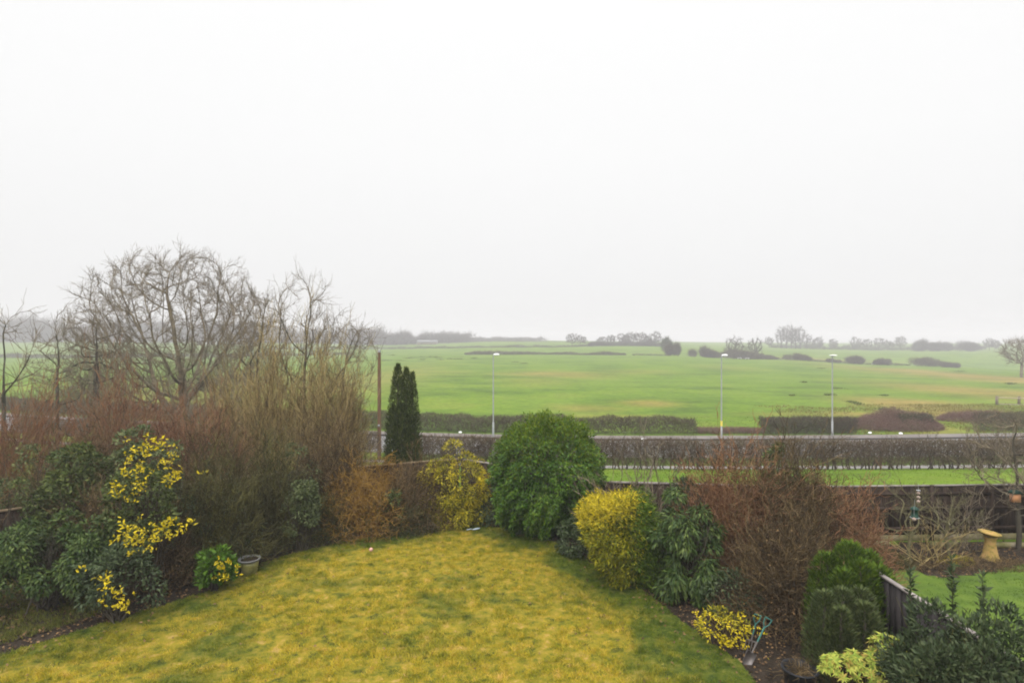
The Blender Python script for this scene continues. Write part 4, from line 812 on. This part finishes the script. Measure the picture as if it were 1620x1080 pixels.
spires('columnar_conifer', 'dark green columnar conifer with three pointed tops behind the back fence', -4.05, 21, [(-.16, 0, .50, 4.75), (.15, .05, .44, 4.62), (.38, -.05, .34, 4.45), (-.34, .1, .34, 3.2), (.0, -.25, .58, 3.3), (.36, -.2, .36, 2.8)], M['conifer'], 20000, .14, .032, 301, lump=.08)

# centre and right shrubs
def laurel():
    rng = np.random.default_rng(401); x, y = .93, 16.2; T = thing('laurel_shrub', 'large round glossy green laurel at the end of the lawn', 'shrub', (x, y, 0)); n = 46000; d = rsph(rng, n)
    q = (np.abs(d[:, 0]) ** 2.6 + np.abs(d[:, 1]) ** 2.6 + np.abs(d[:, 2]) ** 2.6) ** (-1 / 2.6)
    a = np.arctan2(d[:, 1], d[:, 0]); lm = 1 + .16 * (2 * vn(d[:, 0] * 3 + 9, d[:, 2] * 3 + d[:, 1] * 3, .9, 41) - 1) + .15 * (2 * vn(d[:, 0] * 9, d[:, 2] * 9 + d[:, 1] * 7, .9, 42) - 1)
    p = d * (q * lm * rng.uniform(.72, 1.0, n) ** .6)[:, None] * np.array([1.55, 1.3, 1.64]) + np.array([0, 0, 1.6]); lo = np.clip(1 - p[:, 2] / 1.1, 0, 1); p[:, :2] *= (1 - .18 * lo)[:, None]; p[:, 0] += .1 * (1 - lo) * (p[:, 2] < 1.6); p[:, 2] = np.maximum(p[:, 2], .05)
    new = p[:, 2] > 2.5 + rng.normal(0, .55, n); D = d * .7 + rsph(rng, n) * .6
    V, f = leaves(rng, p[~new], D[~new] + [0, 0, -.3], .10, .042, nrm=d[~new] + [0, 0, .4], curl=.15); obj('foliage', V, f, M['laurel'], T)
    V, f = leaves(rng, p[new], D[new] + [0, 0, .3], .09, .036, nrm=d[new] + [0, 0, .4]); obj('new_leaves', V, f, M['laurel_new'], T)
    V, f = core_stems(rng, 1.3, 1.1, 3.2, 30, .03, .008); obj('stems', V, f, BS, T)
laurel()
# golden feathery shrub at the far corner
def gx(rng, T):
    p, u = blob_points(rng, 6500, 1.2, .9, 2.4, 90, .17, .0, .2, -.8); p += rng.normal(0, .05, p.shape); k = vn(p[:, 0] * 3, p[:, 2] * 3, .8, 3) + .2 * p[:, 0] > .30; p, u = p[k], u[k]; V, f = leaves(rng, p, u * .5 + np.array([0, 0, -.1]) + rsph(rng, len(p)) * .8, .11, .022, nrm=u); obj('golden_sprays', V, f, M['golden'], T)
leaf_shrub('golden_shrub', 'loose yellow feathery shrub in the far lawn corner left of the laurel', -1.7, 17.2, 1.15, .9, 2.45, 12000, .10, .028, M['yellow_olive'], BS, K=60, rc=.28, seed=402, extra=gx, low=-.85, z0=0)
# clipped golden conifer: golden outer face towards the lawn, greener to the right
def golden():
    rng = np.random.default_rng(403); x, y = 2.45, 13.0; T = thing('golden_conifer', 'clipped golden conifer leaning over the lawn right of the laurel', 'shrub', (x, y, 0))
    n = 34000; d = rsph(rng, n)
    q = (np.abs(d[:, 0]) ** 4 + np.abs(d[:, 1]) ** 4 + np.abs(d[:, 2]) ** 4) ** (-1 / 4)
    lm = (1 + .15 * (2 * vn(d[:, 0] * 4 + d[:, 1] * 3, d[:, 2] * 4, .8, 1) - 1) + .12 * (2 * vn(d[:, 0] * 9 + d[:, 1] * 7, d[:, 2] * 9, .8, 6) - 1)) * rng.uniform(.7, 1.02, n)
    p = d * (q * lm)[:, None] * np.array([.86, .75, .96]) + np.array([0, 0, 1.05]); p[:, 2] *= 1 + .13 * np.clip(p[:, 0], -.9, .4)
    low = np.clip(1 - p[:, 2] / 1.5, 0, 1); p[:, 0] = p[:, 0] * (1 - .28 * low) + .36 * low - .08; p[:, 2] = np.maximum(p[:, 2], .04)
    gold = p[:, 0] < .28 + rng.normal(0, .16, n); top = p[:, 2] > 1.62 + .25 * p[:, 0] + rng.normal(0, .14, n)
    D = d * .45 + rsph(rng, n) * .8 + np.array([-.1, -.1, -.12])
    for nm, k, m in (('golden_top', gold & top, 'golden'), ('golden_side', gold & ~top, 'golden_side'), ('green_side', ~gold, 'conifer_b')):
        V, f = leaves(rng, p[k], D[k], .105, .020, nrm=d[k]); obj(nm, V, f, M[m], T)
    V, f = core_stems(rng, .7, .6, 1.9, 26, .02, .006); obj('stems', V, f, M['twig_tan'], T)
golden()
leaf_shrub('lance_leaf_shrub', 'dark green shrub with drooping lance leaves right of the golden conifer', 3.75, 12.2, .8, .7, 2.5, 11000, .14, .034, M['rhodo'], BS, K=50, rc=.26, seed=404, droop=.9, shell=.3, low=-.85, z0=0)
leaf_shrub('evergreen_shrub', 'small dark leafy shrub behind the lance leaved shrub', 4.3, 13.6, .75, .6, 2.55, 3600, .09, .04, M['dark_leaf'], BS, K=26, rc=.24, seed=405)
for x, y, rx, ry, h, n, mm, sd, lb in [(-11.6, 13.4, 1.1, .7, 2.5, 5200, 'olive_leaf', 221, 'loose olive leaved shrub above the wide layered evergreen'), (-8.2, 13.7, .8, .6, 2.9, 3600, 'dark_leaf', 222, 'loose dark leaved shrub between the yellow leaved shrub and the broom-like shrub'),
                               (-12.6, 15.2, 1.2, .8, 3.2, 4600, 'greygreen', 223, 'grey green leafy shrub in front of the red brown dogwoods'), (-7.0, 14.4, .7, .5, 1.7, 3000, 'dark_leaf', 224, 'low dark leaved shrub behind the pot'),
                               (-6.1, 16.5, .8, .6, 2.8, 3200, 'greygreen', 225, 'grey green leafy bush behind the dark bare shrub, left of the orange one'), (-3.6, 16.35, .8, .5, 1.3, 3000, 'olive_leaf', 226, 'low olive leaved shrub at the foot of the orange and brown shrubs'),
                               (-8.7, 12.4, .7, .5, 1.6, 3000, 'olive_leaf', 227, 'low olive shrub behind the yellow leaved spreading shrub'), (1.9, 14.6, .8, .5, 1.3, 3600, 'dark_leaf', 228, 'low dark shrub between the laurel and the golden conifer'),
                               (3.1, 13.3, .6, .5, 1.8, 3400, 'olive_leaf', 229, 'small olive shrub between the golden conifer and the lance leaved shrub'), (-.45, 17.1, .6, .5, 1.3, 2600, 'dark_leaf', 230, 'low dark shrub between the yellow feathery shrub and the laurel'),
                               (4.45, 11.3, .6, .5, 1.0, 2600, 'dark_leaf', 231, 'low dark leafy shrub right of the lance leaved shrub foot')]:
    leaf_shrub('low_shrub', lb, x, y, rx, ry, h, n, .075, .034, M[mm], BS, K=32, rc=.24, seed=sd, shell=.2, low=-.8, z0=0, droop=.2)
# arching bare shrub behind the golden conifer
twig_shrub('bare_shrub', 'arching bare grey branches rising behind the golden conifer', 3.5, 14.3, 1.6, .9, 2.75, 15, M['twig_grey'], 406, r=.024, minr=.009, splay=.75, lv=((6, 26, 4, 3), (4, 28, 3, 3)), up=.1, hvar=.3)
# big red-brown twiggy shrub group
MRB = mat('twig_dull_red', [(.045, .023, .013), (.125, .060, .032), (.26, .135, .07), (.11, .075, .035)], .9, 1.2, .6); M['dull_red'] = MRB
for i, (x, y, rx, h, s, st, lb, mm) in enumerate([(5.0, 12.9, 1.3, 3.2, 411, 80, 'big red brown twiggy shrub, its left part behind the lance leaved shrub', 'dull_red'), (6.1, 12.6, 1.35, 3.25, 412, 80, 'big brown twiggy shrub in the middle of the twiggy mass', 'twig_brown'),
                                                  (5.3, 11.2, 1.15, 2.15, 413, 66, 'brown tangled lower shrub behind the low yellow shrub', 'twig_brown')]):
    twig_shrub('twiggy_shrub', lb, x, y, rx, 1.0, h, st, M[mm], s, r=.016, minr=.0068, splay=.62, lv=((6, 28, 4, 3), (5, 38, 3, 3)), up=.06, wob=.13, hvar=.45, part=MRB if i < 1 else M['twig_brown'], fill=2200, nl=2600, fr=.0065, lm=M['leaf_litter'])
twig_shrub('twiggy_shrub', 'spreading red twig shrub, right part of the big twiggy mass', 7.2, 12.7, 1.1, .9, 2.6, 64, MRB, 414, r=.015, minr=.0068, splay=.7, lv=((6, 30, 4, 3), (5, 38, 3, 3)), up=.03, wob=.14, hvar=.45, fill=1600, nl=2200, fr=.0065, lm=M['leaf_litter'])
leaf_shrub('evergreen_shrub', 'olive green leafed shrub poking above the big twiggy mass', 7.1, 15.0, .6, .5, 3.05, 2300, .11, .045, M['olive_leaf'], BS, K=20, rc=.2, seed=415, droop=.4)
twig_shrub('bare_sapling', 'thin bare sapling standing above the twiggy mass by the middle lamp', 6.5, 15.2, .6, .4, 3.7, 5, M['twig_grey'], 416, r=.012, minr=.005, splay=.6, lv=((5, 26, 4, 3),), hvar=.3, cat='sapling')
twig_shrub('bare_sapling', 'sparse bare whips left of the middle lamp above the near hedge', 5.6, 15.3, .8, .4, 3.3, 6, M['twig_brown'], 417, r=.011, minr=.005, splay=.7, lv=((5, 26, 4, 3),), hvar=.35, cat='sapling')
# dwarf conifer (bright dome) and the duller column below it
spires('dwarf_conifer', 'bright green feathery dwarf conifer dome left of the near fence', 6.0, 10.1, [(-.35, .1, .36, 1.72), (0, 0, .45, 1.95), (.33, 0, .36, 1.8), (.0, -.3, .42, 1.75), (-.3, -.35, .34, 1.6), (.3, -.3, .34, 1.65), (.52, -.1, .26, 1.55)], M['conifer_b'], 23000, .11, .024, 501, cat='shrub', up=.8, out=.6, lump=.14, pw=.45)
spires('dwarf_conifer', 'dull olive green upright conifer in front of the bright dwarf one', 5.35, 9.15, [(-.32, 0, .3, 1.5), (.0, .05, .34, 1.52), (.33, .1, .32, 1.5), (-.2, -.25, .26, 1.35), (.2, -.2, .28, 1.4)], M['conifer_g'], 16000, .09, .02, 502, cat='shrub', up=.8, out=.6, lump=.14, pw=.42)
# low yellow variegated shrub
cl = [(*loc(px, py, 9.95, 3.85, 10.3), .06, 36) for px, py in [(1118, 978), (1116, 995), (1142, 985), (1147, 990), (1143, 1012), (1150, 1018), (1160, 1010), (1170, 1013), (1178, 992), (1176, 998), (1186, 980), (1165, 1022), (1147, 1025), (1205, 1038), (1190, 990), (1105, 985), (1160, 1018)]]
leaf_shrub('variegated_shrub', 'low brown stemmed shrub with yellow leaf clusters beside the teal handled tools', 3.85, 10.3, .5, .4, .62, 500, .07, .03, M['yellow_olive'], M['twig_brown'], K=14, rc=.14, seed=421, extra=yl_extra(cl, .055, .028), stems=26)
# pieris with whorls
def whorls(name, label, x, y, cents, m, l, w, seed, R, ms):
    rng = np.random.default_rng(seed); T = thing(name, label, 'shrub', (x, y, 0)); Vs = []; st = []
    for (cx, cy, cz, r, n) in cents:
        for _ in range(n):
            u = rsph(rng, 1)[0]; u[2] = abs(u[2]); c = np.array([cx, cy, cz]) + u * r; ax = unit(u + np.array([0, 0, .8])); k = 13
            a = np.arange(k) * 2.4; s1 = unit(np.cross(ax, [1, .2, .1])); s2 = np.cross(ax, s1); t = rng.uniform(.1, .75, k)[:, None]
            D = s1 * np.cos(a)[:, None] + s2 * np.sin(a)[:, None] + ax * t; Vs.append(leaves(rng, np.tile(c, (k, 1)), D, l, w, nrm=np.tile(ax, (k, 1)), curl=.25))
            st.append(tube1([(cx * .3, cy * .3, 0), (cx * .8, cy * .8, cz * .6), tuple(c)], [.012, .009, .005], 4))
    V, f = cat_geo(Vs); obj('foliage', V, f, m, T); V, f = cat_geo(st); obj('stems', V, f, ms, T); return T
whorls('lime_shrub', 'lime yellow shrub with whorled leaves at the bottom edge, right of the pot', 4.95, 8.0, [(-.38, 0, .88, .2, 42), (-.1, .05, .92, .17, 28), (.27, .0, 1.22, .14, 26), (.42, .05, 1.1, .2, 36), (.22, .0, .95, .2, 36), (.0, -.1, .75, .25, 30), (.5, 0, .8, .2, 26)], M['pieris'], .085, .022, 431, .5, M['twig_brown'])
# dark glossy shrub in the corner
leaf_shrub('corner_shrub', 'large dull green leafy shrub filling the bottom right corner', 5.6, 7.0, 1.0, .75, 2.35, 12000, .08, .027, M['dark_leaf'], M['twig_olive'], K=44, rc=.25, seed=441, ups=.6, shell=.3)
for x, y, h, s, lb in [(5.15, 7.35, 2.55, 442, 'thin leafy shoot rising left above the corner shrub'), (5.65, 7.3, 2.72, 443, 'tall leafy shoot rising in the middle above the corner shrub'), (6.05, 7.3, 2.5, 444, 'leafy shoot rising right above the corner shrub')]:
    rng = np.random.default_rng(s); T = thing('leafy_shoot', lb, 'plant', (x, y, 0)); P = np.array([[0, 0, 0], [.03, 0, h * .5], [0, .02, h]]); V, f = tube1(P, [.01, .008, .003], 5); obj('stem', V, f, M['twig_olive'], T)
    n = 130; t = rng.uniform(.6, 1, n); p = np.stack([t * 0, t * 0, t * h], -1); D = rsph(rng, n) * .8 + np.array([0, 0, .7]); V, f = leaves(rng, p, D, .10, .032); obj('leaves', V, f, M['dark_leaf'], T)

# ---- neighbour's bed: small bare trees, feeders, bird bath
ML = mat('lichen_bark', [(0.05, 0.045, 0.025), (0.1, 0.09, 0.045), (0.15, 0.13, 0.075)], .9, 4, .4)
bare_tree('small_tree', 'small lichened bare tree hung with bird feeders', 9.75, 13.9, 2.6, .35, 6, [(4, 45, 5, 4), (4, 45, 4, 3), (3, 40, 3, 3)], ML, ML, spread=58, seed=601, r=.045, minr=.005, wob=.25, up=.1, limb_len=.6)
bare_tree('small_tree', 'small pale bare tree between the feeder tree and the bird bath', 11.05, 14.4, 2.35, .42, 6, [(5, 40, 5, 4), (4, 40, 4, 3), (3, 40, 3, 3)], ML, ML, spread=48, seed=602, r=.045, minr=.005, wob=.16, up=.1, limb_len=.55)
crown_tree('small_tree', 'darker bare tree at the right edge holding a terracotta feeder', 13.35, 15.0, [(-.2, 0, 2.4, 1.3, .9, 1.2), (.4, 0, 1.8, 1.2, .8, .9)], [(0, 0, 0), (.03, 0, .5), (0, 0, 1.0)], M['bark_dark'], M['twig_grey'], n=260, step=.2, r=.06, minr=.008, twig=.4, tr=.005, tw=2, tk=3, seed=603, jit=.2)
twig_shrub('bare_shrub', 'low bare branching shrub at the foot of the feeder tree', 10.2, 13.9, .9, .5, 1.15, 10, M['twig_tan'], 604, r=.014, minr=.005, splay=.8, lv=((6, 34, 4, 3), (4, 34, 3, 3)), hvar=.3)
twig_shrub('bare_shrub', 'low dark twiggy shrub between the bird bath and the fence', 11.9, 15.0, 1.0, .4, 1.4, 16, M['twig_grey'], 605, r=.01, minr=.004, splay=.8, lv=((6, 34, 4, 3), (4, 34, 3, 3)), hvar=.3)
mound('low_plants', 'low brown winter perennials along the front of the bed below the fence', 10.8, 13.9, 2.2, .5, .16, 2600, M['twig_brown'], .12, .005, 606, cat='plants')
mound('low_plants', 'mossy green clump at the foot of the pale small tree', 11.0, 14.1, .45, .22, .16, 1100, M['yellow_olive'], .07, .006, 607, cat='plants')
mound('low_plants', 'brown and yellow low clump beside the dwarf conifer on the bed corner', 9.1, 14.0, .8, .4, .32, 2200, M['twig_olive'], .14, .005, 608, cat='plants')
for k_, (xa, ya, xb) in enumerate([(9.2, 15.2, 10.1), (11.2, 15.15, 11.9), (12.8, 15.1, 14.6)]):
    o = obj('edging_stone', *cat_geo([box((0, 0, 0), (xb - xa, .13, .12))]), M['concrete']); o.location = (xa, ya, .02)
    tag(o, ['mossy edging strip at the fence foot left of the pale small tree', 'short mossy edging strip at the fence foot left of the bird bath', 'long mossy edging strip right of the bird bath'][k_], 'edging')
MTc = mat('weathered_terracotta', [(.13, .11, .03), (.30, .21, .06), (.38, .23, .09)], .85, 6, 0, bump=.5)
x, y = 12.02, 14.3; T = thing('bird_bath', 'yellow terracotta bird bath with a tilted bowl on a flared fluted pedestal', 'bird bath', (x, y, .01))
prof = [(.001, 0), (.205, 0), (.21, .04), (.19, .07), (.175, .1), (.15, .2), (.125, .34), (.118, .46), (.125, .54), (.15, .58), (.001, .585)]
V, f = lathe(prof, 32); a = np.arctan2(V[:, 1], V[:, 0]); r = np.hypot(V[:, 0], V[:, 1]); k = (V[:, 2] > .09) & (V[:, 2] < .53); V[k, :2] *= (1 + .035 * np.cos(a[k] * 12))[:, None]
obj('pedestal', V, f, MTc, T, smooth=True)
V, f = lathe([(.001, .0), (.10, .0), (.17, .03), (.23, .07), (.245, .09), (.235, .105), (.215, .095), (.15, .05), (.001, .035)], 32); o = obj('bowl', V, f, MTc, T, smooth=True); o.location = (-.03, 0, .60); o.rotation_euler = (R_(2), R_(7), 0)
MG = mat('green_plastic', [(.012, .035, .026), (.018, .05, .036)], .5, 4, 0); MP = mat('fat_ball', [(0.22, 0.16, 0.13), (0.32, 0.25, 0.21)], .8, 20, 0); MO = mat('terracotta_orange', [(.42, .2, .1), (.5, .26, .14)], .8, 6, 0)
def feeder(label, px, py, d, kind):
    p = at(px, py, d); T = thing('bird_feeder', label, 'bird feeder', tuple(p))
    V, f = tube1([(0, 0, .1), (0, 0, .32)], .004, 4); obj('wire', V, f, M['galv'], T)
    if kind == 'box':
        V, f = lathe([(.001, -.1), (.085, -.1), (.085, -.08), (.07, -.07), (.07, .08), (.1, .085), (.09, .11), (.001, .17)], 14); obj('feeder_body', V, f, MG, T, smooth=False)
        V, f = lathe([(.001, -.11), (.1, -.11), (.1, -.104), (.001, -.103)], 14); obj('seed_tray', V, f, M['galv'], T)
    elif kind == 'balls':
        for i in range(3): V, f = sphere((0, 0, -.12 + i * .1), .038); obj('fat_ball', V, f, MP, T, smooth=True)
        V, f = lathe([(.06, -.19), (.062, .13), (.05, .15), (.001, .16)], 8); obj('cage_cap', V[-16:], f[:8] * 0 + np.arange(8)[:, None] * 0 + np.stack([np.arange(8), (np.arange(8) + 1) % 8, 8 + (np.arange(8) + 1) % 8, 8 + np.arange(8)], -1), M['galv'], T)
    elif kind == 'ball': V, f = sphere((0, 0, 0), .042); obj('fat_ball', V, f, MP, T, smooth=True)
    else:
        V, f = box((-.09, -.07, -.12), (.09, .07, .1)); obj('feeder_body', V, f, MO, T)
        V = np.array([[-.13, -.1, .102], [.13, -.1, .102], [.13, .1, .102], [-.13, .1, .102], [-.13, 0, .19], [.13, 0, .19]]); obj('roof', V, [np.array([[0, 1, 5, 4], [2, 3, 4, 5], [0, 3, 2, 1]]), np.array([[0, 4, 3], [1, 2, 5]])], MG, T)
feeder('pale pink fat ball feeder hanging high in the feeder tree', 1453, 785, 13.75, 'balls')
feeder('dark green seed feeder hanging midway in the feeder tree', 1447, 811, 13.7, 'box')
feeder('small white ball hanging lowest in the feeder tree', 1446, 821, 13.6, 'ball')
feeder('orange terracotta hanging feeder with green roof in the right edge tree', 1606, 786, 14.8, 'house')

# ---- garden clutter
MSr = mat('dull_zinc', [(.10, .10, .10), (.18, .18, .175)], .6, 8, 0)
MGl = mat('glazed_pot', [(.10, .10, .03), (.20, .19, .06), (.27, .25, .10)], .45, 5, 0, coat=.3)
x, y = g(390, 912); T = thing('plant_pot', 'glazed yellow green pot with a dull metal rim on the left lawn edge', 'pot', (x, y + .15, .02))
V, f = lathe([(.001, 0), (.15, 0), (.17, .03), (.2, .2), (.205, .3), (.185, .3), (.18, .26), (.001, .26)], 24); obj('pot_body', V, f, MGl, T, smooth=True)
V, f = lathe([(.2, .301), (.245, .33), (.255, .36), (.235, .365), (.19, .33)], 24); obj('rim', V, f, MSr, T, smooth=True)
V, f = lathe([(.001, .33), (.195, .33)], 24); obj('compost', V, f, M['soil'], T)
x, y = 4.55, 9.05; T = thing('garden_tub', 'black plastic tub full of dead fronds at the bottom edge', 'tub', (x, y - .05, .02))
MB_ = mat('black_plastic', [(.015, .016, .018), (.025, .026, .03)], .45, 4, 0)
V, f = lathe([(.001, 0), (.2, 0), (.25, .3), (.275, .31), (.27, .33), (.235, .32), (.23, .25), (.001, .25)], 24); obj('tub_body', V, f, MB_, T, smooth=True)
rng = np.random.default_rng(5); n = 120; P, Rr = grow(rng, np.tile([0, 0, .26], (n, 1)) + rng.normal(0, .08, (n, 3)) * [1, 1, .1], unit(rsph(rng, n) + [0, 0, .5]), rng.uniform(.2, .45, n), np.full(n, .006), 5, .15, -.35); V, f = tubes(P, Rr, 3); obj('dead_fronds', V, f, M['twig_brown'], T)
# D-handled tools standing together
MTe = mat('teal_handle', [(.035, .11, .095), (.05, .16, .14)], .45, 6, 0); MSt = mat('worn_steel', [(.10, .09, .09), (.16, .14, .13)], .5, 8, 0, metal=.4)
def tool(label, foot, top, fork):
    foot = np.array(foot); top = np.array(top); T = thing('garden_fork' if fork else 'garden_spade', label, 'fork' if fork else 'spade', tuple(foot)); v = top - foot; L = np.linalg.norm(v); u = v / L; s = unit(np.cross(u, [0, -1, .2])); mid = u * L * .52
    V, f = tube1([u * .25, mid], .014, 8); obj('shaft', V, f, MSt, T, smooth=True)
    V, f = tube1([mid, u * (L - .16)], .014, 8); g1 = [(V, f)]
    for sg in (-1, 1): g1.append(tube1([u * (L - .17), u * (L - .09) + s * sg * .05, u * L + s * sg * .06], .008, 6))
    g1.append(tube1([u * L - s * .065, u * L + s * .065], .009, 8)); V, f = cat_geo(g1); obj('handle', V, f, MTe, T, smooth=True)
    if fork:
        gq = [tube1([u * .25 - s * .08, u * .25 + s * .08], .012, 6)] + [tube1([u * .25 + s * q, u * .0 + s * q], [.009, .004], 6) for q in (-.08, -.027, .027, .08)]
        V, f = cat_geo(gq); obj('tines', V, f, MSt, T)
    else:
        q = np.array([u * .27 - s * .085, u * .27 + s * .085, u * .05 + s * .08, u * .0, u * .05 - s * .08]); nn = np.cross(u, s) * .006
        V = np.concatenate([q - nn, q + nn]); F4 = np.array([[i, (i + 1) % 5, 5 + (i + 1) % 5, 5 + i] for i in range(5)]); obj('blade', V, [F4, np.array([[0, 1, 2, 3, 4]]), np.array([[9, 8, 7, 6, 5]])], MSt, T)
fx, fy = g(1179, 1052)
tool('garden spade with teal handle leaning right, the longer of the two tools', (fx, fy, -.02), at(1216, 978, 9.75), False)
fx2, fy2 = g(1192, 1046)
tool('garden fork with teal handle standing upright beside the leaning spade', (fx2, fy2 + .25, -.02), at(1199, 972, 10.1), True)
def ball(nm, label, cat, px, py, r, m, sc_=(1, 1, 1)):
    x, y = g(px, py); V, f = sphere((0, 0, r * sc_[2]), (r * sc_[0], r * sc_[1], r * sc_[2])); o = obj(nm, V, f, m, smooth=True); o.location = (x, y, .035); return tag(o, label, cat)
ball('play_ball', 'small terracotta pink ball on the far left edge of the lawn', 'ball', 587, 874, .05, mat('faded_ball', [(.42, .2, .15), (.6, .38, .3)], .6, 12, 0))
ball('play_ball', 'yellowish ball under the orange shrub beyond the lawn edge', 'ball', 534, 841, .08, mat('tan_ball', [(.2, .16, .08), (.3, .24, .12)], .7, 12, 0))
ball('play_ball', 'faded red and grey ball under the far left evergreens', 'ball', 46, 938, .11, mat('red_ball', [(.28, .08, .07), (.2, .2, .22)], .6, 9, 0))
x, y = g(748, 842); T = thing('hand_trowel', 'pale blue grey hand trowel lying at the far corner of the lawn', 'trowel', (x, y, .09), R_(35))
MBl = mat('pale_blue_metal', [(.3, .36, .4), (.42, .48, .52)], .4, 6, 0)
V, f = sphere((.12, 0, 0), (.13, .05, .012)); obj('blade', V, f, MBl, T, smooth=True); V, f = tube1([(0, 0, .0), (-.06, 0, .03), (-.2, 0, .03)], [.008, .012, .015], 8); obj('handle', V, f, MBl, T, smooth=True)
x, y = g(551, 852); T = thing('watering_can', 'dark blue watering can half hidden under the orange shrub', 'watering can', (x, y + .2, .02), R_(20)); MBd = mat('dark_blue_plastic', [(.03, .05, .09), (.05, .08, .13)], .4, 6, 0)
V, f = lathe([(.001, 0), (.1, 0), (.11, .05), (.095, .22), (.07, .24), (.001, .235)], 18); obj('can_body', V, f, MBd, T, smooth=True); V, f = tube1([(.09, 0, .06), (.2, 0, .18), (.28, 0, .28)], [.022, .015, .013], 8); obj('spout', V, f, MBd, T); V, f = tube1([(-.09, 0, .06), (-.17, 0, .15), (-.12, 0, .28), (0, 0, .3), (.06, 0, .23)], .011, 6); obj('handle', V, f, MBd, T)
# fallen stalks in the corner beside the laurel
rng = np.random.default_rng(8); x, y = g(778, 832); n = 40; P, Rr = grow(rng, np.zeros((n, 3)) + rng.normal(0, .06, (n, 3)) * [1, 1, .1], unit(rsph(rng, n) * [1, 1, .25] + [0, 0, .15]), rng.uniform(.25, .5, n), np.full(n, .006), 4, .1, -.05); V, f = tubes(P, Rr, 3)
o = obj('dead_stalks', V, f, M['twig_orange']); o.location = (x, y, .06); tag(o, 'flattened clump of dead orange stalks at the foot of the laurel', 'plants')
# white catkin-like blossoms on the twiggy mass
# ---- haze
hx = 1500
V, f = box((-hx, -60, -14), (hx, 1500, 26)); hb = obj('haze', V, f, (mz := bpy.data.materials.new('haze_volume')))
tag(hb, 'thin pale mist filling the air over the fields', 'haze', kind='stuff')
mz.use_nodes = True; t = mz.node_tree; t.nodes.clear(); o_ = N(t, 'ShaderNodeOutputMaterial'); pv = N(t, 'ShaderNodeVolumePrincipled')
pv.inputs['Color'].default_value = (.865, .86, .865, 1); pv.inputs['Density'].default_value = .0012; pv.inputs['Anisotropy'].default_value = 0.0
t.links.new(pv.outputs[0], o_.inputs['Volume'])
